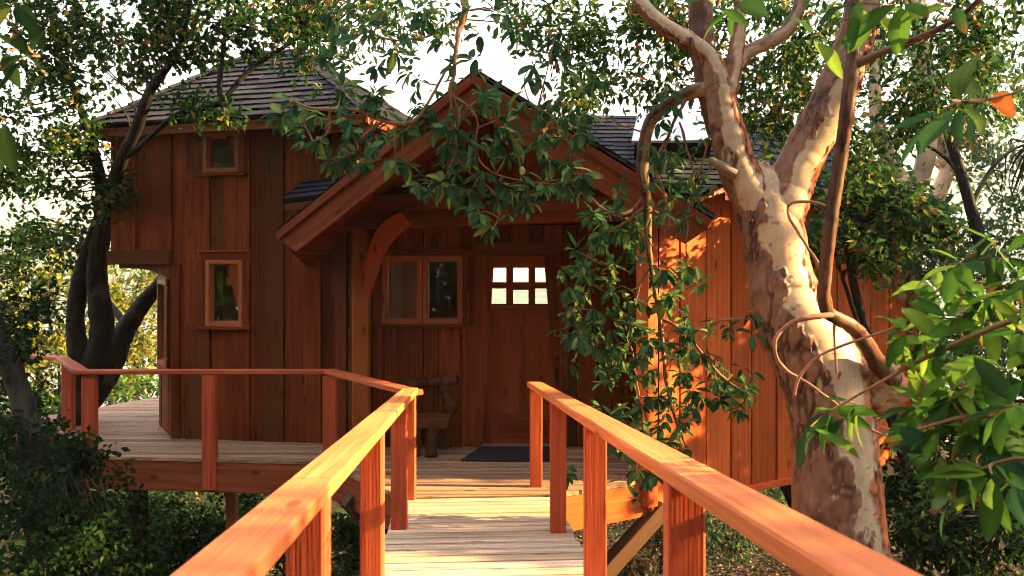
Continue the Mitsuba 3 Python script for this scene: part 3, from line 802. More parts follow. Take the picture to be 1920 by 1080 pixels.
put(LN + '__glass', q_, 'lamp_glass')
scene['lamp_glass'] = {'type': 'principled', 'base_color': rgb(.10, .06, .035), 'roughness': .25, 'specular': .6}


# ------------------------------------------------------------------ trees and leaves
def leaf_mesh(pos, dirs, nrm, L, W, col, near=False, fold=0.25, droop=0.18):
    """Leaves as folded, drooping blades: far ones of two triangles, near ones of twenty."""
    pos, dirs, nrm, col = (np.asarray(a, float) for a in (pos, dirs, nrm, col))
    n = len(pos)
    L, W = np.broadcast_to(L, n)[:, None, None], np.broadcast_to(W, n)[:, None, None]
    d = dirs / (np.linalg.norm(dirs, axis=1, keepdims=True) + 1e-9)
    s = np.cross(d, nrm); s /= np.linalg.norm(s, axis=1, keepdims=True) + 1e-9
    u = np.cross(s, d)
    if near:
        ts = np.array([0, .12, .3, .5, .7, .88, 1.0])
        ws = np.array([.04, .5, .88, 1.0, .86, .5, .03])
        t, w, sd, f = [], [], [], []
        for a, b in zip(ts, ws):
            for q in (-1, 0, 1):
                t.append(a); w.append(b); sd.append(q)
        for i in range(len(ts) - 1):
            for j in (0, 1):
                a = i * 3 + j
                f += [[a, a + 1, a + 4], [a, a + 4, a + 3]]
    else:
        t, w, sd = [0, .45, .45, 1], [0, 1, 1, 0], [0, -1, 1, 0]
        f = [[0, 2, 3], [0, 3, 1]]
    t, w, sd, f = np.array(t), np.array(w), np.array(sd), np.array(f)
    v = pos[:, None] + d[:, None] * (t[None, :, None] * L) + s[:, None] * (sd * w)[None, :, None] * W / 2 + u[:, None] * ((np.abs(sd) * w * fold)[None, :, None] * W / 2 - droop * (t ** 2)[None, :, None] * L)
    k = len(t)
    if near:
        gw_ = np.random.default_rng(int(abs(pos[0, 0] * 7919 + pos[0, 2] * 104729)) % 2**31)
        ph, am = gw_.random((n, 1)) * 6.3, gw_.uniform(.0, .05, (n, 1))
        v = v + u[:, None] * ((np.sin(t[None] * 7 + ph) * am * (t * (1 - t) * 4)[None])[..., None] * L) + s[:, None] * ((gw_.normal(size=(n, 1)) * .10 * (t ** 2)[None])[..., None] * L)
        rib = np.where(sd == 0, 1.30, .92)[None, :, None] * np.array([1.04, 1.0, .95])
        tip = (t > .8)[None, :, None] * (gw_.random((n, 1, 1)) < .12)
        cc = np.repeat(col[:, None], k, 1) * rib
        cc = cc * (1 - tip) + tip * np.array([.16, .08, .03])
    faces = (f[None] + (np.arange(n) * k)[:, None, None]).reshape(-1, 3)
    return v.reshape(-1, 3), faces, (cc.reshape(-1, 3) if near else np.repeat(col, k, 0))


GREENS = {
    'dark': [((.012, .034, .012), 5), ((.022, .055, .016), 3), ((.06, .09, .02), .6)],  # shade painted into the leaf colour
    'sprig': [((.032, .095, .044), 5), ((.055, .145, .062), 4), ((.10, .20, .075), 2.0), ((.19, .27, .07), 1.3)],
    'mixed': [((.030, .085, .030), 4), ((.055, .130, .036), 4), ((.12, .19, .045), 2.0), ((.33, .30, .07), .8), ((.40, .17, .06), .35)],
    'oak': [((.018, .055, .017), 5), ((.034, .088, .022), 4), ((.085, .14, .028), 1.6), ((.30, .26, .045), .6), ((.36, .18, .05), .22)],
    'sunny': [((.05, .10, .02), 2), ((.12, .16, .025), 3), ((.30, .28, .05), 3), ((.42, .33, .08), 1.5)],  # sunlight on and through leaves painted as yellow
    'madrone': [((.032, .090, .034), 5), ((.050, .130, .045), 4), ((.10, .18, .045), 2.0), ((.24, .24, .05), .35), ((.36, .14, .04), .15)],
    'bright': [((.045, .125, .022), 3), ((.085, .20, .028), 3), ((.18, .31, .045), 2.5), ((.03, .08, .025), 2)],
    'pale': [((.07, .14, .07), 4), ((.12, .21, .10), 3), ((.24, .27, .11), 1.4), ((.34, .26, .12), .4)],  # lightened in place of sunlight that does not reach these leaves
    'dry': [((.06, .05, .03), 3), ((.15, .10, .055), 3), ((.24, .17, .11), 2), ((.05, .08, .03), 2)],
}


def pick(g, pal, n):
    c = np.array([x[0] for x in GREENS[pal]]); w = np.array([x[1] for x in GREENS[pal]]); w = w / w.sum()
    return c[g.choice(len(c), n, p=w)] * g.uniform(.75, 1.3, (n, 1))


def sphere(g, n):
    a = g.normal(size=(n, 3)); return a / np.linalg.norm(a, axis=1, keepdims=True)


def crown(g, blobs, L, W, pal, per=11, tuft=2.2, density=1.0, depth=1.0, near=False):
    """Tufts of leaves scattered through the blobs (px, py, Y, radius in px, tufts); returns the leaf mesh and the tufts."""
    cs, rs = [], []
    for px, py, Y, r, n in blobs:
        c, R = at(px, py, Y), r / F * Y
        n = int(n * density)
        p = sphere(g, n * 2) * (g.random((n * 2, 1)) ** (1 / 2.2)) * [R, R * depth, R * .9]
        keep = meshkit.noise((c + p) * 1.7 / max(R, .4) * .9 + 3, int(px) % 7)
        p = p[np.argsort(-keep)[:n]] if n else p[:0]
        cs.append(c + p); rs.append(np.tile(c, (n, 1)))
    C, B = np.vstack(cs), np.vstack(rs)
    n = len(C)
    m = np.repeat(np.arange(n), per)
    out = C - B; out /= np.linalg.norm(out, axis=1, keepdims=True) + 1e-6
    dirs = sphere(g, n * per) + out[m] * .6 + [0, 0, -.25]
    pos = C[m] + sphere(g, n * per) * (tuft * L * g.random((n * per, 1)) ** .6)
    nrm = sphere(g, n * per) * .8 + [0, 0, .8]
    ll = L * g.uniform(.65, 1.25, n * per)
    v, f, c = leaf_mesh(pos, dirs, nrm, ll, ll * W / L * g.uniform(.8, 1.2, n * per), pick(g, pal, n * per), near=near)
    return (v, f, c), C


def limb_path(pts, k=1.0):
    P = np.array([at(*p[:3]) for p in pts]); r = np.array([k * p[3] / 2 / F * p[2] for p in pts])
    return P, r


def oak_bark(v, seed):
    a = meshkit.fbm(v * [14, 14, 5], 3, seed); b = meshkit.noise(v * 3, seed + 2)
    c = V(.015, .012, .010) * (0.5 + 1.2 * a[:, None])
    return c + (np.clip((b - .66) * 5, 0, 1) * (a > .45))[:, None] * V(.04, .045, .025)


def madrone_bark(v, seed, side, foot=0.0, peel=0.0):
    """Colour and old-bark mask: scaly brown plates cling to the side turned from the sun and to the foot, red curls to the sunny edge; between them the wood is smooth and cream."""
    a = meshkit.fbm(v * [9, 9, 4.0], 4, seed); b = meshkit.fbm(v * [24, 24, 9], 3, seed + 5); w = meshkit.noise(v * [2.2, 2.2, 1.1], seed + 9)
    fine = meshkit.fbm(v * [80, 80, 20], 3, seed + 2)
    smooth = V(.56, .42, .26) * (0.66 + .5 * w[:, None]) * (.80 + .4 * fine[:, None]) + (b[:, None] - .5) * V(.12, .10, .06)
    olive = np.clip((meshkit.noise(v * [1.9, 1.9, 1.0], seed + 3) - .45) * 2.5, 0, 1)[:, None]
    smooth = smooth * (1 - olive * V(.34, .36, .44))
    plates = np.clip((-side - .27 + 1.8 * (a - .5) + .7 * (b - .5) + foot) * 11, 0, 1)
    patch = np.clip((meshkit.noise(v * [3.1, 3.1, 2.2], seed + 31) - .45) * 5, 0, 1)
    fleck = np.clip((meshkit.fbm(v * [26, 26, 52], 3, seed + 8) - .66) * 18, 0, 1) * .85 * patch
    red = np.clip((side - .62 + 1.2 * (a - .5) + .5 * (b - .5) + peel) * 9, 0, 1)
    m = np.maximum(np.maximum(plates, fleck), red)
    crack = np.clip((.10 - np.abs(meshkit.fbm(v * [13, 13, 5], 3, seed + 20) - .5)) * 14, 0, 1) * np.clip((meshkit.noise(v * [5, 5, 4], seed + 22) - .3) * 4, 0, 1)
    scale = (.22 + 1.0 * b + .75 * fine)[:, None] * (1 - .72 * crack)[:, None]
    m_out = np.maximum(plates, red) * (1 - .8 * crack)
    flake = (V(.185, .095, .055) * (1 - red[:, None]) + V(.42, .12, .045) * red[:, None]) * scale
    mm = m[:, None]
    return smooth * (1 - mm) + flake * mm, m_out


def limbs(thing, names, paths, bark, seed=0, seg=16, step=.05, wob=.25):
    """Trunk and limbs of a tree, each a part of its own; returns the points along all of them."""
    pts = []
    for i, (nm, path) in enumerate(zip(names, paths)):
        P, r = limb_path(path, .74 if bark == 'oak' else 1.0) if len(path[0]) == 4 else (np.array([p[:3] for p in path], float), np.array([p[3] for p in path]))
        P, r = smooth_path(P, r, step)
        v, f = tube(P, r, seg, wob=wob, seed=seed + i)
        c = oak_bark(v, seed + i) if bark == 'oak' else madrone_bark(v, seed + i, np.zeros(len(v)) - .1)[0] if bark == 'madrone' else np.tile(np.array(bark, float), (len(v), 1)) * (.6 + .8 * meshkit.fbm(v * [20, 20, 6], 3, seed))[:, None]
        put(f'{thing}__{nm}', (v, f), 'bark' if bark != 'madrone' else 'smooth_bark', smooth=True, color=c)
        pts.append(np.hstack([P, r[:, None]]))
    return np.vstack(pts)


def twigs(g, skeleton, tufts, col, r0=.008, sag=.05, seg=4, keep=1.0, reach=2.5):
    """Thin twigs from the nearest point of the skeleton to every tuft, one mesh."""
    vs, fs, n = [], [], 0
    for t in tufts:
        if g.random() > keep: continue
        d = np.linalg.norm(skeleton[:, :3] - t, axis=1) + .4 * np.maximum(0, t[2] - skeleton[:, 2]) * 0
        k = int(np.argmin(d))
        if d[k] > reach or d[k] < .03: continue
        a = skeleton[k, :3]
        u = np.linspace(0, 1, 6)[:, None]
        mid_ = sphere(g, 1)[0] * .22 * d[k]
        P = a + (t - a) * u + mid_ * np.sin(u * np.pi) + V(0, 0, 1) * (sag * d[k] * np.sin(u * np.pi))
        v, f = tube(P, np.linspace(min(r0, max(skeleton[k, 3], .003)), .0022, 6), seg, closed=False)
        vs.append(v); fs.append(f + n); n += len(v)
    if not vs: return None
    v, f = np.vstack(vs), np.vstack(fs)
    return v, f, np.tile(np.array(col, float), (len(v), 1)) * (.7 + .6 * meshkit.noise(v * 9))[:, None]


def put_crown(thing, data, mat='leaf', name='crown'):
    v, f, c = data
    k = put(f'{thing}__{name}', (v, f), mat, color=c)
    labels[k] = {'kind': 'stuff'}
    return k


def whorl(g, p, axis, n, L, pal, near=True, spread=1.15):
    """A rosette of madrone leaves: one (v, f, c) per leaf."""
    axis = unit(axis)
    s = unit(np.cross(axis, [.3, .5, .8])); t = np.cross(axis, s)
    out = []
    for k in range(n):
        a = 2 * np.pi * (k + g.uniform(-.3, .3)) / n
        tilt = spread * g.uniform(.55, 1.15)
        d = axis * np.cos(tilt) + (s * np.cos(a) + t * np.sin(a)) * np.sin(tilt) + V(0, 0, -.30)
        l = L * g.uniform(.7, 1.2)
        nn = V(0, 0, 1) * .7 + axis * .4 + sphere(g, 1)[0] * .35
        c = pick(g, pal, 1)
        out.append(leaf_mesh([p + unit(d) * .015], [d], [nn], l, l * g.uniform(.33, .45), c, near=near, fold=g.uniform(.15, .45), droop=g.uniform(.1, .35)))
    return out


LEAVES_MOST = 280


def put_leaves(holder, leaves, stuff_name='foliage', most=LEAVES_MOST):
    """The leaves that show largest as parts of their own, the rest as one mesh."""
    own, rest = leaves[:most], leaves[most:]
    for v, f, c in own:
        put(holder + '__leaf', (v, f), 'leaf', smooth=True, color=c)
    if rest:
        n, vs, fs, cs = 0, [], [], []
        for v, f, c in rest:
            vs.append(v); fs.append(f + n); cs.append(c); n += len(v)
        k = put(f'{holder}__{stuff_name}', (np.vstack(vs), np.vstack(fs)), 'leaf', color=np.vstack(cs))
        labels[k] = {'kind': 'stuff'}


# ---- the great madrone beside the walkway
MT = 'madrone_tree'
tag(MT, 'great forked madrone with smooth cream trunk and peeling red bark, right of the walkway', 'tree')
g = np.random.default_rng(101)
mpaths = dict(
    trunk=[(1620, 1290, 4.85, 235), (1592, 1100, 4.9, 196), (1583, 960, 4.92, 172), (1576, 850, 4.95, 163), (1566, 760, 4.97, 166), (1540, 680, 5.0, 160), (1497, 600, 5.02, 148), (1468, 500, 5.05, 122), (1457, 430, 5.06, 122), (1440, 365, 5.08, 118), (1415, 325, 5.08, 70)],
    left_limb=[(1462, 440, 5.07, 100), (1425, 375, 5.04, 98), (1392, 320, 5.02, 84), (1374, 260, 5.0, 76), (1362, 205, 5.0, 66), (1352, 150, 5.0, 56), (1335, 108, 5.0, 42), (1290, 72, 5.0, 36), (1235, 35, 5.0, 33), (1205, 0, 5.0, 31), (1180, -60, 5.0, 30), (1120, -150, 5.05, 26), (1020, -190, 5.1, 22), (930, -150, 5.15, 18), (872, -70, 5.2, 14)],
    right_limb=[(1445, 470, 5.05, 90), (1462, 400, 5.05, 112), (1488, 330, 5.03, 98), (1520, 265, 5.02, 92), (1556, 195, 5.0, 90), (1590, 115, 5.0, 84), (1614, 30, 5.0, 72), (1622, -60, 5.0, 60), (1640, -200, 5.0, 45)],
    up_limb=[(1360, 190, 5.0, 48), (1376, 120, 4.98, 40), (1386, 50, 4.96, 30), (1388, -30, 4.95, 26), (1380, -140, 4.95, 20)],
    side_limb=[(1378, 130, 4.97, 30), (1420, 88, 5.0, 28), (1462, 68, 5.0, 30), (1492, 30, 5.0, 26), (1502, -40, 5.0, 24)],
    back_limb=[(1352, 250, 5.12, 52), (1330, 160, 5.16, 52), (1318, 80, 5.2, 50), (1312, -20, 5.25, 46), (1300, -150, 5.3, 36)],
    arched_branch=[(1352, 168, 5.05, 36), (1300, 172, 5.15, 30), (1255, 195, 5.25, 27), (1222, 225, 5.3, 26), (1208, 270, 5.35, 25), (1206, 330, 5.38, 24), (1213, 385, 5.4, 20), (1216, 450, 5.42, 13), (1226, 530, 5.45, 10), (1240, 620, 5.45, 8), (1250, 720, 5.45, 7), (1268, 790, 5.45, 5), (1288, 840, 5.45, 4)],
    front_limb=[(1676, 715, 4.85, 46), (1630, 655, 4.7, 40), (1585, 605, 4.5, 34), (1548, 578, 4.4, 30), (1546, 530, 4.35, 30), (1560, 400, 4.3, 32), (1578, 280, 4.25, 32), (1594, 160, 4.2, 34), (1602, 60, 4.2, 30), (1606, -60, 4.2, 26), (1600, -200, 4.2, 20)],
    crossing_branch=[(1600, 125, 4.2, 22), (1650, 100, 4.1, 20), (1720, 72, 4.0, 17), (1790, 38, 3.9, 14), (1835, 0, 3.8, 12), (1900, -80, 3.7, 8)],
)
skel, flakes_at = [], []
for nm, path in mpaths.items():
    P, r = limb_path([(q[0] - (10 if nm == 'trunk' else 6 if nm == 'left_limb' else 0), q[1], q[2], q[3] * (.9 if nm == 'trunk' else .82 if nm in ('left_limb', 'right_limb', 'up_limb') else .76 if nm in ('front_limb', 'crossing_branch') else .9)) for q in path])
    big = nm in ('trunk', 'left_limb', 'right_limb')
    P, r = smooth_path(P, r, .009 if big else .02)
    nseg = 150 if nm == 'trunk' else 110 if big else 24
    v, f = tube(P, r, nseg, wob=.16 if nm == 'trunk' else .14 if big else .38, seed=len(skel))
    ctr = np.repeat(P, nseg, 0)
    ctr = np.vstack([ctr, P[:1], P[-1:]])
    rad = v - ctr
    side_ = rad[:, 0] / (np.linalg.norm(rad, axis=1) + 1e-6)
    foot = .06 + .62 * np.clip((.8 - v[:, 2]) / .7, 0, 1) if nm == 'trunk' else .5 if nm == 'back_limb' else .0 if nm != 'left_limb' else -.10
    peel = .30 * np.clip(1 - np.abs(v[:, 2] - 2.75) / .45, 0, 1) if nm == 'left_limb' else .22 * np.clip((v[:, 2] - 2.7) / .4, 0, 1) if nm == 'right_limb' else 0.0
    c, m = madrone_bark(v, 40 + len(skel), side_, foot, peel)
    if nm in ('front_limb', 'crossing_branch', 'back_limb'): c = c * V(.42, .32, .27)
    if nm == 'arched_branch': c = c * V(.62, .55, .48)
    n_ = rad / (np.linalg.norm(rad, axis=1, keepdims=True) + 1e-6)
    rl = meshkit.fbm(v * [30, 30, 10], 3, 9)
    v = v + n_ * ((m * (.1 + 1.3 * rl)) * (.017 if nm == 'trunk' else .009 if big else .002))[:, None]
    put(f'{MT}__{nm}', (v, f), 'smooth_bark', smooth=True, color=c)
    if big:
        edge_ = np.where((m > .12) & (m < .8) & (np.linalg.norm(n_, axis=1) > .5))[0]
        e = g.choice(edge_, min(len(edge_), 800), replace=False)
        flakes_at.append((v[e], n_[e]))
    skel.append(np.hstack([P, r[:, None]])[::3])
msk = np.vstack(skel)
# curls of peeling bark
fv, ff, fc, n = [], [], [], 0
for vv, nn in flakes_at:
    for p, q in zip(vv, nn):
        if g.random() < .25: continue
        a = unit(np.cross(q, UP) + .5 * sphere(g, 1)[0]); b = unit(np.cross(q, a))
        w, l, lift = g.uniform(.003, .010), g.uniform(.015, .06), g.uniform(.004, .022)
        pts = [p - a * w, p + a * w, p + a * w * .8 + b * l * .5 + q * lift * .4, p - a * w * .8 + b * l * .5 + q * lift * .4, p + b * l + q * lift]
        fv.append(pts); ff.append(np.array([[0, 1, 2], [0, 2, 3], [3, 2, 4]]) + n); n += 5
        fc.append(np.tile(V(.19, .075, .042) * g.uniform(.4, 1.5) + V(.07, 0, 0) * (g.random() < .25), (5, 1)))
k = put(MT + '__bark_curl', (np.vstack(fv), np.vstack(ff)), 'bark', color=np.vstack(fc)); labels[k] = {'kind': 'stuff'}
# stub of a cut limb on the left fork
put(MT + '__limb_stub', tube([at(1375, 325, 4.95), at(1352, 312, 4.93), at(1333, 300, 4.92)], [.05, .032, .022], 14, wob=.3), 'bark', smooth=True, color=np.tile(V(.22, .17, .13), (44, 1)))
put(MT + '__burl', (lambda s: ((s.vertices * [.26, .14, .2] * (1 + .4 * (meshkit.fbm(s.vertices * 2.2, 3, 4)[:, None] - .5)) + at(1628, 725, 4.93)), s.faces))(trimesh.creation.icosphere(subdivisions=4)), 'smooth_bark', smooth=True,
    color=(lambda s: madrone_bark(s.vertices * .3, 77, s.vertices[:, 0])[0] * V(.95, .75, .6))(trimesh.creation.icosphere(subdivisions=4)))
# hanging sprays: first their twigs, then rosettes of leaves
sprays = [
    [(1213, 385, 5.4, 9), (1160, 425, 5.42, 8), (1105, 475, 5.45, 6), (1078, 550, 5.45, 5), (1090, 640, 5.45, 4)],
    [(1220, 500, 5.44, 8), (1185, 585, 5.5, 7), (1190, 690, 5.5, 6), (1205, 800, 5.5, 5), (1196, 885, 5.5, 4)],
    [(1240, 600, 5.45, 8), (1300, 640, 5.35, 7), (1340, 690, 5.3, 6), (1396, 735, 5.3, 4)],
    [(1425, 600, 5.0, 7), (1375, 598, 5.1, 7), (1335, 612, 5.2, 6), (1330, 660, 5.25, 5), (1345, 710, 5.3, 4)],
    [(1290, 174, 5.15, 10), (1252, 250, 5.2, 9), (1232, 300, 5.2, 8), (1246, 370, 5.2, 7), (1252, 430, 5.25, 5)],
    [(1276, 230, 5.2, 6), (1300, 320, 5.2, 5), (1295, 400, 5.25, 5), (1260, 450, 5.3, 4)],
    [(1330, 240, 5.1, 6), (1322, 290, 5.1, 6), (1300, 350, 5.15, 5), (1292, 420, 5.2, 4), (1285, 500, 5.3, 3)],
    [(872, -70, 5.2, 14), (866, 40, 5.2, 15), (857, 110, 5.2, 12), (846, 190, 5.2, 9), (852, 265, 5.25, 8), (880, 320, 5.25, 7), (930, 365, 5.25, 5), (922, 430, 5.25, 4)],
    [(848, 180, 5.2, 7), (872, 195, 5.2, 7), (893, 235, 5.2, 6), (898, 300, 5.2, 5), (960, 335, 5.2, 4), (1030, 345, 5.25, 4)],
    [(857, 110, 5.2, 8), (815, 170, 5.2, 8), (775, 225, 5.15, 8), (720, 228, 5.1, 8), (660, 205, 5.05, 8), (610, 205, 5.0, 7), (560, 190, 5.0, 5)],
    [(640, 206, 5.05, 7), (618, 212, 5.05, 7), (612, 240, 5.05, 6), (590, 262, 5.05, 5), (570, 290, 5.05, 4)],
    [(720, 228, 5.1, 6), (668, 268, 5.1, 5), (650, 290, 5.1, 4)],
    [(853, 140, 5.2, 6), (858, 220, 5.2, 6), (838, 330, 5.2, 4), (800, 345, 5.2, 4)],
    [(890, 240, 5.2, 5), (950, 215, 5.2, 5), (1010, 205, 5.2, 4), (1060, 255, 5.2, 4), (1090, 320, 5.2, 4)],
    [(868, 20, 5.2, 7), (820, 60, 5.2, 6), (770, 75, 5.2, 5), (690, 60, 5.2, 4)],
    [(1210, 360, 5.4, 8), (1150, 400, 5.35, 7), (1095, 350, 5.3, 5), (1075, 300, 5.3, 4)],
    [(1545, 385, 4.4, 9), (1515, 378, 4.5, 9), (1478, 385, 4.6, 8), (1500, 440, 4.55, 8), (1540, 500, 4.5, 9), (1560, 590, 4.45, 8), (1570, 700, 4.45, 6)],
    [(1560, 590, 4.4, 16), (1520, 595, 4.35, 15), (1470, 615, 4.35, 13), (1455, 640, 4.35, 12), (1468, 690, 4.35, 11), (1510, 715, 4.35, 8), (1580, 770, 4.35, 7), (1680, 820, 4.3, 6)],
    [(1486, 742, 4.3, 9), (1505, 695, 4.3, 8), (1600, 640, 4.2, 7), (1700, 600, 4.0, 5)],
]
S = []
for sp in sprays:
    P, r = limb_path(sp); P, r = smooth_path(P, r, .03)
    P = P + (meshkit.fbm(P[:, [2, 2, 0]] * 6 + [[0, 7, 3]], 2)[:, None] - .5) * .06 * np.stack([np.ones(len(P)), np.ones(len(P)), 0 * P[:, 0]], 1)
    r = r * (1 + .5 * np.clip(meshkit.noise(np.stack([np.arange(len(P)) * .35, 0 * r, 0 * r + len(S)], -1)) - .55, 0, 1) * 2)
    v, f = tube(P, r * .66, 9, wob=.6, seed=len(S))
    put(MT + '__twig', (v, f), 'bark', smooth=True, color=np.tile(V(.30, .15, .09), (len(v), 1)) * (.5 + meshkit.fbm(v * 14, 3, 3))[:, None])
    S.append(np.hstack([P, r[:, None]]))
S = np.vstack(S)
WB = [(545, 185), (565, 240), (528, 215), (600, 265), (640, 165), (655, 290), (690, 305), (715, 250), (765, 240), (770, 135), (705, 125), (790, 345), (830, 340), (850, 300), (872, 362), (900, 330), (930, 240), (905, 180), (950, 205), (985, 190), (1005, 220), (1040, 185), (1030, 300), (1060, 260), (1090, 250), (975, 330), (935, 372), (900, 400), (922, 425), (985, 372), (1020, 345), (950, 290), (880, 268), (840, 270), (1090, 330), (1060, 345), (820, 240), (740, 300), (580, 205), (665, 245), (620, 300), (1010, 265), (965, 260), (855, 245), (800, 205), (700, 180)]
WA = [(1080, 470), (1120, 440), (1160, 425), (1100, 505), (1075, 540), (1140, 500), (1180, 470), (1195, 430), (1240, 505), (1282, 520), (1150, 545), (1190, 565), (1245, 565), (1112, 580), (1082, 610), (1150, 600), (1200, 612), (1250, 640), (1290, 655), (1120, 650), (1160, 660), (1222, 690), (1172, 700), (1280, 700), (1332, 700), (1362, 715), (1398, 722), (1390, 765), (1250, 745), (1290, 760), (1200, 760), (1140, 702), (1240, 800), (1282, 842), (1190, 800), (1152, 782), (1196, 880), (1150, 830), (1312, 662), (1100, 630), (1292, 590), (1225, 880), (1062, 885), (1300, 730), (1265, 870), (1120, 400), (1260, 340), (1245, 300)]
WC = [(630, 55), (740, 95), (600, 105), (655, 20), (830, 75), (780, 20), (720, 20), (930, 25), (1040, 70), (1015, 150), (890, 110), (760, 60), (685, 48), (665, 75), (800, 35), (620, 25), (900, 65), (880, 20), (980, 60), (950, 30), (1000, 120), (1100, 215), (1120, 150), (1060, 130)]
leaves = []
cl = at(0, 0, 1) * 0
for lst, Y, Lf, nn in ((WA, 5.45, .100, 8), (WB, 5.2, .112, 8), (WC, 5.2, .115, 6)):
    for x, y in lst:
        p = at(x, y, Y + g.uniform(-.25, .25))
        ax = V(g.uniform(-.6, .6), g.uniform(-.9, .1), g.uniform(-.8, .3))
        leaves += whorl(g, p, ax, nn + int(g.integers(0, 4)), Lf * g.uniform(.85, 1.25), 'sprig')
        if g.random() < .6:
            leaves += whorl(g, p + sphere(g, 1)[0] * .09, ax + sphere(g, 1)[0] * .5, nn, Lf * g.uniform(.7, 1.1), 'sprig')
        d = np.linalg.norm(S[:, :3] - p, axis=1)
tw_ = twigs(g, S, [at(x, y, Y) for lst, Y in ((WA, 5.45), (WB, 5.2), (WC, 5.2)) for x, y in lst], (.28, .15, .09), r0=.006, reach=1.2)
k = put(MT + '__fine_twig', tw_[:2], 'bark', color=tw_[2]); labels[k] = {'kind': 'stuff'}
hang = S[(S[:, 2] < 3.1) & (S[:, 1] > 4.9)]
for i in g.choice(len(hang), 170, replace=False):
    p = hang[i, :3] + sphere(g, 1)[0] * g.uniform(.03, .22)
    leaves += whorl(g, p, sphere(g, 1)[0] + [0, -.3, -.2], int(g.integers(3, 7)), .082 * g.uniform(.7, 1.25), 'sprig')
for i in g.integers(0, len(WA), 80):
    p = at(WA[i][0] + g.normal() * 22, WA[i][1] + g.normal() * 26, 5.45 + g.uniform(-.3, .3))
    leaves += whorl(g, p, sphere(g, 1)[0] + [0, -.3, -.3], int(g.integers(5, 9)), .092 * g.uniform(.75, 1.2), 'sprig')
order = g.permutation(len(leaves))
put_leaves(MT, [leaves[i] for i in order])
mb = [(1560, 230, 7, 60, 50), (1620, 300, 7, 60, 50), (1680, 230, 6.6, 60, 44), (1780, 190, 6.6, 70, 50), (1860, 180, 6.4, 70, 46), (1520, 60, 7, 70, 50), (700, 50, 6.3, 60, 24), (590, 40, 6.4, 60, 30), (1000, 90, 6.2, 50, 26), (470, 40, 6.5, 50, 26), (560, 90, 6.4, 50, 26), (640, 110, 6.3, 40, 18), (740, 30, 6.3, 60, 26), (830, 20, 6.2, 50, 18), (1380, 200, 6.8, 50, 40), (1470, 120, 6.8, 60, 50), (1430, 320, 7.0, 40, 26), (1530, 170, 6.8, 40, 30), (1060, 60, 6.2, 75, 60), (1130, 120, 6.4, 75, 60), (1200, 60, 6.3, 80, 70), (1060, 190, 6.0, 60, 40), (1250, 140, 6.4, 70, 60), (1260, 20, 6.2, 70, 60), 
      (1420, 150, 6.6, 60, 50), (1440, 30, 6.4, 60, 50), (1490, 190, 6.6, 60, 44), (1430, 250, 6.6, 50, 36), (1530, 60, 6.4, 60, 46), (1340, 40, 6.4, 60, 44),
      (1680, 60, 6.2, 60, 50), (1760, 100, 6.0, 80, 70), (1860, 60, 6.0, 80, 70), (1700, 180, 6.3, 60, 40), (950, 20, 6.0, 50, 22),
      (1300, -150, 5.5, 180, 160), (1650, -170, 5.0, 200, 180), (1000, -170, 5.4, 150, 110), (1950, -100, 5.0, 180, 150), (1000, -900, 5.5, 480, 240), (1300, -600, 6.0, 400, 200), (950, -450, 7, 300, 140)]  # highest blobs: unseen crown added to darken the house front
data, tf = crown(g, mb, .085, .036, 'mixed', per=9, tuft=1.9, depth=1.3, density=.8)
put_crown(MT, data)
tw_ = twigs(g, msk, tf, (.16, .09, .06), r0=.006, keep=.4, reach=.8)
k = put(MT + '__crown_twig', tw_[:2], 'bark', color=tw_[2]); labels[k] = {'kind': 'stuff'}


# ---- other trees
def tree(name, label, names, paths, bark, blobs, L, W, pal, seed, group=None, per=11, tuft=2.2, keep=.5, reach=2.5, depth=1.0, near=False, category='tree', density=1.0, seg=16, wob=.3, r0=.012):
    k = key(name)
    tag(k, label, category, group)
    g = np.random.default_rng(seed)
    pts = limbs(k, names, paths, bark, seed=seed, wob=wob, seg=seg)
    data, tf = crown(g, blobs, L, W, pal, per=per, tuft=tuft, depth=depth, near=near, density=density)
    put_crown(k, data)
    t = twigs(g, pts, tf, (.045, .035, .028) if bark == 'oak' else (.14, .09, .06), keep=keep, reach=reach, r0=r0)
    if t is not None:
        q = put(k + '__twig', t[:2], 'bark', color=t[2]); labels[q] = {'kind': 'stuff'}
    return k


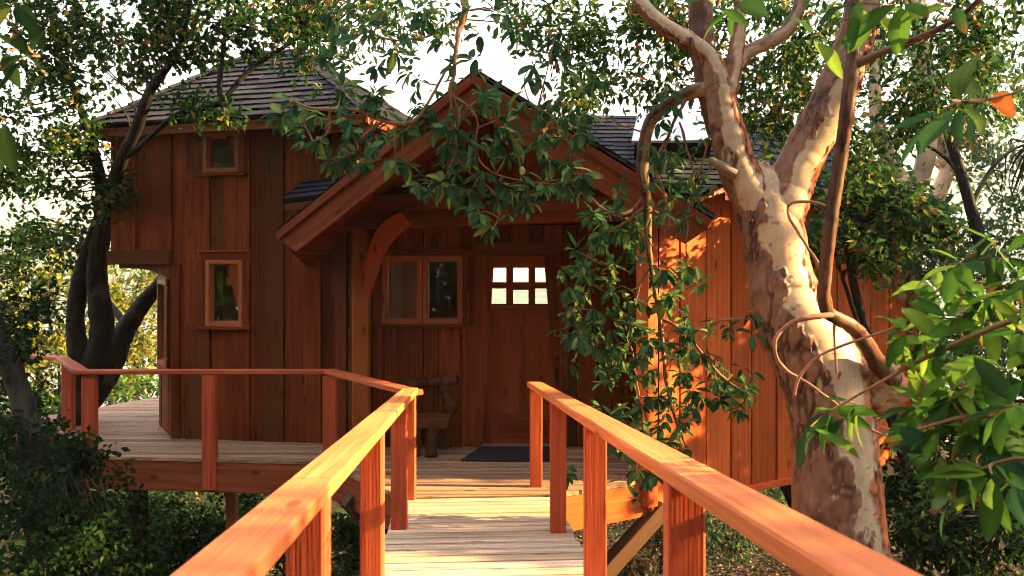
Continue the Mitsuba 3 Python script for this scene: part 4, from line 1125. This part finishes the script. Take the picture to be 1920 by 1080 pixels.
# the black oak left of the tower
tree('oak_tree', 'dark forked oak whose black stems rise left of the tower and lean over its roof', ['trunk', 'limb', 'limb', 'limb', 'limb', 'limb', 'limb'], [
    [(120, 1190, 10.2, 110), (128, 1000, 10.2, 92), (135, 850, 10.1, 80), (150, 740, 10.0, 84), (165, 680, 10.0, 92)],
    [(165, 700, 10.0, 60), (142, 620, 9.9, 46), (148, 540, 9.8, 42), (172, 460, 9.6, 40), (192, 395, 9.4, 38), (180, 300, 9.2, 26), (150, 200, 9.0, 18), (110, 90, 8.8, 12), (90, -20, 8.6, 8)],
    [(170, 690, 10.0, 70), (190, 590, 9.8, 56), (182, 500, 9.6, 48), (200, 410, 9.3, 42), (228, 300, 8.6, 32), (262, 225, 8.2, 28), (285, 165, 8.0, 24), (318, 120, 7.9, 17), (345, 60, 7.8, 12), (360, -30, 7.8, 9)],
    [(150, 760, 10.0, 70), (205, 690, 10.2, 62), (235, 620, 10.3, 50), (268, 570, 10.4, 42), (300, 530, 10.5, 30), (345, 430, 10.8, 20)],
    [(232, 295, 8.6, 18), (262, 275, 8.3, 16), (300, 240, 8.0, 14), (345, 210, 7.8, 14), (415, 190, 7.6, 13), (450, 150, 7.6, 13), (495, 112, 7.6, 12), (560, 70, 7.5, 7)],
    [(415, 195, 7.6, 11), (412, 150, 7.6, 14), (418, 100, 7.6, 10), (425, 40, 7.6, 9), (430, -40, 7.6, 8)],
    [(240, 640, 10.3, 22), (222, 590, 10.6, 18), (200, 560, 10.8, 14), (190, 520, 11, 8)]],
    'oak', [(90, 60, 8.6, 95, 80), (190, 40, 8.4, 90, 76), (300, 50, 8.0, 90, 80), (400, 50, 7.8, 80, 60), (470, 55, 7.7, 55, 30), (60, 190, 8.8, 90, 64), (150, 160, 8.6, 75, 46), (250, 105, 8.2, 55, 26), (120, 290, 9.0, 85, 60), (150, 260, 8.8, 50, 20), (340, 95, 7.9, 45, 22), (40, 300, 9.0, 70, 40),
            (150, 370, 9.3, 60, 34), (220, 400, 9.2, 45, 20), (215, 360, 8.9, 40, 20), (60, 420, 9.4, 55, 20), (120, 460, 9.5, 55, 24), (360, 200, 7.6, 32, 12), (420, 220, 7.5, 30, 10), (560, 60, 7.5, 50, 26), (620, 30, 7.5, 45, 22), (700, 20, 7.5, 40, 14), (540, 20, 7.6, 50, 24), (335, 190, 7.7, 24, 8),
            (100, -100, 8.4, 180, 130), (350, -100, 7.8, 180, 140), (600, -120, 7.4, 150, 100), (210, -700, 6, 480, 260), (-200, -500, 7, 480, 240), (600, -900, 5.5, 480, 240), (250, -420, 8, 300, 160), (650, -400, 7.5, 280, 140)], .080, .052, 'oak', 11, per=10, tuft=2.0, reach=2.2, r0=.011, density=.95, keep=.35)  # blobs far overhead: unseen canopy added to cut sky light on the tower
tree('oak_tree', 'dark leaning oak at the left edge, in front of the deck corner', ['trunk', 'limb'], [
    [(150, 1200, 7.4, 130), (110, 1060, 7.4, 110), (75, 930, 7.5, 84), (58, 820, 7.6, 60), (35, 730, 7.7, 52), (10, 660, 7.8, 46), (-30, 540, 8, 36), (-60, 380, 8, 26), (-40, 200, 8, 18)],
    [(75, 930, 7.5, 50), (105, 880, 7.4, 40), (130, 850, 7.3, 24), (150, 835, 7.3, 12)]],
    'oak', [(20, 560, 8.2, 80, 44), (10, 660, 7.9, 60, 30), (40, 790, 7.6, 66, 30), (20, 900, 7.5, 70, 34), (110, 840, 7.2, 60, 34), (170, 870, 7.2, 42, 16), (60, 1010, 7.3, 90, 50), (150, 960, 7.2, 60, 26), (-60, 300, 8, 120, 60), (20, 480, 8.4, 50, 20), (100, 930, 7.2, 80, 60), (160, 1020, 7.1, 80, 60), (230, 1060, 7.4, 80, 60), (60, 850, 8.2, 80, 60), (200, 940, 7.6, 60, 40), (10, 740, 8.3, 70, 40), (90, 1080, 6.8, 90, 70)], .08, .05, 'dark', 12, per=10, tuft=2.0)
# sunlit growth beyond the deck, left
for i, (lab, blobs, base, pal) in enumerate([
    ('background tree behind the black oak, sunlight coloured yellow into its leaves', [(60, 560, 17, 80, 90), (140, 520, 17, 60, 60), (110, 640, 17, 80, 90), (210, 560, 17.5, 60, 70), (40, 700, 16.5, 70, 70)], (110, 900), 'sunny'),
    ('bush seen under the overhanging upper storey of the tower, sunlight coloured yellow into its leaves', [(255, 560, 19, 60, 80), (270, 640, 19, 55, 70), (230, 700, 18.5, 70, 90), (290, 520, 19, 40, 40)], (250, 900), 'sunny'),
    ('green bushy tree between the black oak and the left edge', [(30, 480, 20, 60, 60), (90, 450, 20, 50, 40), (20, 620, 18, 60, 60), (180, 440, 20, 60, 60), (130, 760, 16, 80, 80), (40, 800, 15, 70, 70)], (60, 950), 'oak'),
    ('small green tree rising behind the sunlit corner of the deck', [(200, 640, 21, 40, 40), (250, 470, 22, 50, 50), (280, 740, 17, 50, 40), (180, 720, 17, 40, 36)], (240, 900), 'bright')]):
    Y = blobs[0][2]
    tree('background_tree', lab, ['trunk', 'limb'], [[(base[0], base[1] + 250, Y, 26), (base[0] + 5, base[1], Y, 20), (blobs[0][0], blobs[0][1] + 60, Y, 12), (blobs[0][0], blobs[0][1] - 20, Y, 6)], [(base[0] + 5, base[1], Y, 12), (blobs[2][0], blobs[2][1] + 10, blobs[2][2], 6)]],
         'oak', blobs, .13, .085, pal, 60 + i, per=11, tuft=1.8, keep=.35, reach=4, depth=1.4)
# slender madrones and oaks right of the great tree
tree('slender_madrone', 'slender grey madrone with two pale stems behind the great trunk', ['trunk', 'limb', 'limb', 'limb'], [
    [(1760, 900, 9.4, 62), (1735, 700, 9.4, 54), (1715, 560, 9.4, 50), (1692, 470, 9.4, 46), (1680, 390, 9.4, 44), (1700, 330, 9.4, 34)],
    [(1682, 400, 9.4, 36), (1730, 320, 9.4, 34), (1742, 250, 9.4, 32), (1740, 160, 9.4, 30), (1725, 60, 9.4, 26), (1720, -60, 9.4, 20)],
    [(1700, 345, 9.4, 30), (1668, 300, 9.4, 28), (1650, 250, 9.4, 26), (1640, 170, 9.4, 22), (1650, 60, 9.4, 18)],
    [(1690, 560, 9.3, 26), (1650, 500, 9.2, 20), (1625, 430, 9.1, 14), (1600, 380, 9.1, 8)]],
    'madrone', [(1640, 330, 9, 50, 40), (1690, 440, 8.8, 60, 50), (1640, 450, 8.8, 50, 40), (1740, 410, 8.9, 60, 50), (1780, 480, 8.7, 50, 40), (1650, 260, 9.4, 45, 30), (1720, 120, 9.6, 70, 50), (1620, 130, 9.6, 60, 40), (1610, 420, 8.8, 40, 26), (1720, 500, 8.8, 40, 26)],
    .12, .046, 'pale', 21, per=9, tuft=1.8, seg=20, density=.6)
tree('slender_madrone', 'crooked grey madrone stem further right, bending under its leaves', ['trunk', 'limb'], [
    [(1870, 900, 11, 40), (1815, 640, 11, 34), (1785, 480, 11, 30), (1758, 370, 11, 28), (1776, 315, 11, 27), (1758, 260, 11, 24), (1728, 190, 11, 26), (1722, 90, 11, 22), (1730, -40, 11, 16)],
    [(1760, 310, 11, 24), (1800, 270, 11, 18), (1835, 200, 11, 12), (1850, 120, 11, 8)]],
    'madrone', [(1800, 180, 11, 70, 70), (1860, 260, 11, 60, 40), (1880, 140, 11, 70, 60), (1820, 330, 11, 50, 36), (1780, 250, 11, 45, 30)], .12, .05, 'pale', 22, per=9, tuft=1.8, density=.7)
tree('dark_oak', 'thin near-black leaning trunk at the right, before the hazy hill', ['trunk', 'limb', 'limb'], [
    [(1960, 820, 8, 46), (1905, 640, 8, 40), (1858, 520, 8, 34), (1815, 370, 8, 28), (1780, 260, 8, 22), (1755, 190, 8, 14), (1740, 110, 8, 8)],
    [(1820, 390, 8, 14), (1850, 330, 8, 11), (1885, 290, 8, 8), (1930, 270, 8, 6)],
    [(1800, 330, 8, 10), (1765, 290, 8, 8), (1730, 270, 8, 5)]],
    'oak', [(1880, 380, 8.5, 60, 30), (1840, 440, 8.2, 50, 26), (1900, 470, 8.4, 50, 26), (1870, 560, 8.4, 60, 40), (1900, 300, 8.6, 46, 18), (1810, 520, 8.2, 40, 24)], .09, .042, 'pale', 23, per=8, tuft=2.2)
for i, (lab, blobs, base, pal) in enumerate([
    ('fresh green tree hiding the right end of the wing roof', [(1590, 400, 7.6, 60, 60), (1660, 390, 7.6, 70, 70), (1560, 450, 7.4, 40, 30), (1640, 460, 7.4, 60, 50), (1720, 440, 7.5, 60, 50), (1600, 340, 7.8, 50, 40)], (1700, 900), 'mixed'),
    ('green tree filling the gap right of the wing wall', [(1740, 600, 10.5, 80, 80), (1800, 680, 10, 90, 90), (1700, 700, 10, 70, 60), (1880, 640, 10, 80, 70)], (1790, 950), 'pale'),
    ('dark low tree at the lower right beneath the near leaves', [(1860, 800, 8, 90, 70), (1760, 860, 7.5, 80, 60), (1880, 950, 7, 90, 70), (1740, 980, 7, 80, 60), (1830, 1040, 6.8, 90, 60), (1700, 900, 7.6, 50, 26)], (1840, 1150), 'dark')]):
    Y = blobs[0][2]
    tree('background_tree', lab, ['trunk', 'limb'], [[(base[0], base[1] + 200, Y, 40), (base[0] + 5, base[1], Y, 30), (blobs[0][0], blobs[0][1] + 60, Y, 18), (blobs[0][0], blobs[0][1] - 20, Y, 8)], [(base[0] + 5, base[1], Y, 18), (blobs[2][0], blobs[2][1] + 10, blobs[2][2], 8)]],
         'oak', blobs, .10, .05, pal, 80 + i, per=11, tuft=1.9, keep=.4, reach=3, depth=1.2)

# ---- bushes under the deck and beside the walkway; shade is coloured into the dark ones
for i, (lab, blobs, pal) in enumerate([
    ('bush coloured dark for shade under the left corner of the deck', [(180, 990, 9, 70, 60), (120, 1050, 8.5, 70, 60), (240, 1060, 8.5, 70, 60)], 'dark'),
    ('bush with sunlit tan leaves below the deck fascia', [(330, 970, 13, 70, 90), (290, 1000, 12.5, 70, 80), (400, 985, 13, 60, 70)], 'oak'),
    ('spreading bush coloured dark for shade on the slope far under the deck', [(300, 930, 15, 80, 80), (420, 940, 15, 80, 80), (540, 930, 15, 80, 80), (220, 960, 14, 70, 60)], 'dark'),
    ('low bush coloured dark for shade behind the left walkway railing', [(460, 1040, 10, 60, 50), (560, 1040, 10, 60, 50), (380, 1075, 9, 60, 50), (330, 1000, 11, 80, 70), (430, 980, 11, 70, 50)], 'dark'),
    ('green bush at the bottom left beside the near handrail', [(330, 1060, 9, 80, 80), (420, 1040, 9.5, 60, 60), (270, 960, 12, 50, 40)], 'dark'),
    ('bush behind the tan support post under the deck', [(470, 970, 12, 60, 60), (530, 990, 12, 50, 50), (500, 940, 13, 50, 40)], 'oak'),
    ('pale green bush seen between the left posts of the walkway', [(655, 1000, 9, 50, 60), (660, 1060, 8.5, 50, 60), (700, 970, 10, 50, 40)], 'pale'),
    ('scrubby bush right of the deck brace', [(1220, 1010, 11, 60, 50), (1290, 960, 12, 60, 50), (1180, 1060, 10, 40, 30)], 'dry'),
    ('bush under the wing wall left of the great trunk', [(1400, 960, 11, 60, 60), (1450, 940, 11, 50, 50), (1360, 1000, 10.5, 50, 40)], 'pale')]):
    Y = blobs[0][2]
    b0 = at(blobs[0][0], 1080, Y); gz = float(ground_z(b0[0], b0[1]))
    tree('bush', lab, ['stem', 'stem'], [[(b0[0], b0[1], gz - .1, .03), (b0[0] + .05, b0[1], (gz + at(*blobs[0][:3])[2]) / 2, .022), (*at(*blobs[0][:3]), .008)], [(b0[0] + .05, b0[1], gz - .1, .025), (*((b0 + at(*blobs[1][:3])) / 2), .018), (*at(*blobs[1][:3]), .006)]],
         'oak', blobs, .09, .05, pal, 120 + i, per=11, tuft=2.0, keep=.6, category='bush')

# ---- near leaves
def near_spray(name, label, stems, whorls, pal, L, seed, Ysp=.1, flat=None):
    k = key(name); tag(k, label, 'branch')
    g = np.random.default_rng(seed)
    sk = []
    for st in stems:
        P, r = limb_path(st); P, r = smooth_path(P, r, .02)
        v, f = tube(P, r, 8, wob=.2, seed=seed)
        put(k + '__stem', (v, f), 'bark', smooth=True, color=np.tile(V(.26, .15, .075), (len(v), 1)) * (.6 + .7 * meshkit.fbm(v * 25, 3, 3))[:, None])
        sk.append(np.hstack([P, r[:, None]]))
    sk = np.vstack(sk)
    lv, tips = [], []
    for w in whorls:
        x, y, Y, n = w[:4]
        p = at(x, y, Y + g.uniform(-Ysp, Ysp)); tips.append(p)
        lv += whorl(g, p, V(g.uniform(-.8, .2), g.uniform(-.6, .2), g.uniform(-.4, .5)), n, L * g.uniform(.85, 1.15), w[4] if len(w) > 4 else pal, spread=1.2)
    t = twigs(g, sk, tips, (.24, .15, .07), r0=.005, reach=.8, seg=6)
    if t is not None:
        q = put(k + '__fine_twig', t[:2], 'bark', color=t[2]); labels[q] = {'kind': 'stuff'}
    put_leaves(k, lv)


near_spray('near_branch', 'leafy branch with big glossy leaves reaching in from the right edge, closest to the camera', [
    [(2010, 560, 2.1, 16), (1900, 600, 2.1, 12), (1800, 640, 2.15, 10), (1700, 690, 2.2, 7), (1610, 740, 2.3, 5), (1560, 770, 2.35, 4)],
    [(2020, 780, 2.0, 16), (1920, 790, 2.0, 12), (1820, 780, 2.0, 10), (1740, 800, 2.05, 7), (1650, 800, 2.15, 5)],
    [(2000, 480, 2.3, 12), (1900, 540, 2.3, 9), (1800, 530, 2.35, 6), (1740, 560, 2.4, 4)],
    [(2010, 900, 1.9, 10), (1920, 860, 1.9, 8), (1840, 880, 1.95, 6)]],
    [(1760, 645, 2.1, 7), (1850, 605, 2.1, 7), (1705, 690, 2.2, 7), (1885, 700, 2.0, 8), (1790, 735, 2.1, 8), (1835, 800, 2.0, 8), (1765, 800, 2.05, 7), (1900, 830, 1.95, 8), (1725, 760, 2.1, 7), (1560, 770, 2.35, 6), (1520, 800, 2.4, 3), (1860, 890, 1.95, 7), (1800, 870, 2.0, 7), (1610, 760, 2.3, 5), (1885, 540, 2.2, 7), (1765, 555, 2.35, 6), (1825, 525, 2.3, 6), (1700, 620, 2.2, 6), (1915, 620, 2.0, 7), (1845, 690, 2.0, 8), (1900, 760, 1.9, 7), (1880, 480, 2.25, 6), (1805, 495, 2.3, 6), (1740, 530, 2.4, 5), (1850, 560, 2.2, 7), (1910, 520, 2.2, 6), (1780, 600, 2.2, 6), (1840, 850, 2.1, 7, 'sprig'), (1760, 850, 2.15, 7, 'sprig'), (1900, 900, 2.0, 7, 'sprig'), (1710, 800, 2.2, 6, 'sprig'), (1790, 930, 2.1, 5, 'sprig'), (1870, 780, 2.1, 7, 'sprig'), (1800, 760, 2.2, 7, 'sprig')], 'bright', .112, 31)
near_spray('near_twig', 'twig with a few big leaves hanging at the top right, one dead and orange', [
    [(1960, 150, 2.0, 7), (1880, 180, 2.0, 5), (1800, 190, 2.0, 4)], [(1760, -60, 2.1, 7), (1700, -10, 2.1, 5), (1640, 20, 2.15, 4)], [(1400, -60, 2.3, 5), (1380, 0, 2.3, 4)]],
    [(1800, 195, 2.0, 4, 'madrone'), (1760, 215, 2.0, 2, 'madrone'), (1850, 185, 2.0, 2, 'madrone'), (1645, 25, 2.1, 4, 'bright'), (1690, 5, 2.1, 4, 'bright'), (1600, 5, 2.1, 3, 'bright'), (1380, 5, 2.3, 5, 'bright'), (1345, 15, 2.3, 2, 'bright'), (1520, 70, 2.3, 2, 'bright'), (1790, 10, 2.1, 4, 'bright')], 'bright', .12, 32)
p_ = at(1880, 195, 2.0)
v, f, c = leaf_mesh([p_ + [-.035, 0, .01]], [V(1, .2, -.25)], [V(0, -1, .3)], .10, .075, [V(.50, .15, .05)], near=True, fold=.3, droop=.2)
put('near_twig__dead_leaf', (v, f), 'leaf', smooth=True, color=c); labels['near_twig__dead_leaf'] = {'label': 'dead orange leaf on the twig'}
near_spray('shade_toned_twig', 'twig of leaves coloured dark for shade, hanging close to the camera in the top left corner', [
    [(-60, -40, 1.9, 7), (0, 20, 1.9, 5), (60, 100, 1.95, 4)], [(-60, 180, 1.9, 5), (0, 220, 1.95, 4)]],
    [(30, 5, 1.9, 4), (60, 105, 1.95, 5), (10, 90, 1.9, 3), (90, 140, 2.0, 3), (10, 225, 1.95, 3), (-20, 30, 1.9, 4)], 'dark', .105, 33)  # shade painted in: dark palette on leaves that the sun reaches

# ---- leaf litter lying on the forest floor
g = np.random.default_rng(55)
n = 130000
xx, yy = g.uniform(-9, 9, n), g.uniform(1.5, 20, n)
zz = ground_z(xx, yy)
v, f, c = leaf_mesh(np.stack([xx, yy, zz + g.uniform(.0, .05, n)], 1), np.stack([g.normal(size=n), g.normal(size=n), .3 * g.normal(size=n)], 1), np.stack([.5 * g.normal(size=n), .5 * g.normal(size=n), np.ones(n)], 1), g.uniform(.06, .13, n), g.uniform(.03, .06, n), pick(g, 'dry', n) * g.choice([.35, .8, 1.5], (n, 1)), fold=.4)
put('leaf_litter', (v, f), 'leaf', color=c)
tag('leaf_litter', 'dry fallen leaves scattered over the forest floor', 'leaves', kind='stuff')

# ---- the wood behind the camera (mirrored in the panes, shading the front of the house) and right of the frame (dappling the sun)
def mass(name, label, centres, R, n, L, pal, seed):
    g = np.random.default_rng(seed)
    vs, fs, cs, m = [], [], [], 0
    for (x, y, z, r) in centres:
        p = sphere(g, n) * (g.random((n, 1)) ** .45) * [r, r, r * 1.1] + [x, y, z]
        v, f, c = leaf_mesh(p, sphere(g, n), sphere(g, n) + [0, 0, .8], L, L * .6, pick(g, pal, n))
        vs.append(v); fs.append(f + m); cs.append(c); m += len(v)
    put(name, (np.vstack(vs), np.vstack(fs)), 'leaf', color=np.vstack(cs))
    tag(name, label, 'wood', kind='stuff')

wb = [(x, y, z, r) for x, y, z, r in ((-16, -9, 2, 5.5), (-9, -13, 3, 6), (-2, -15, 3, 6), (5, -14, 3, 6), (12, -12, 2, 5.5), (-20, -2, 1, 5), (-5, -10, -1, 4), (3, -10, -1, 4), (9, -8, 0, 4), (-11, -8, -1, 4), (0, -7, 7.5, 3.5), (-6, -7, 7, 3.5), (6, -7, 6, 3.5), (-13, -3, 5, 4), (-12, 2, 3, 3), (0, -9, 11, 4), (-7, -4, 9, 3), (7, -6, 9, 3))]
mass('wood', 'dark wood closing in behind the viewer', wb, 5, 5200, .42, 'oak', 71)
wr = [(9, 8.3, 4.0, 1.9), (9.5, 9.8, 5.0, 2.0), (9, 7.9, 3.2, 1.0), (8.5, 9.0, 2.6, 1.4), (9.5, 8.6, 6.0, 1.6)]
mass('wood_001', 'sunlit wood standing right of the wing wall', wr, 5, 1500, .20, 'oak', 72)
wr2 = [(10.5, 4.2, 7.6, 1.6), (10, 4.6, 3.9, .7), (11, 0.5, 5.6, 1.2)]
mass('wood_002', 'thin sunlit wood standing right of the walkway', wr2, 5, 1100, .20, 'oak', 73)
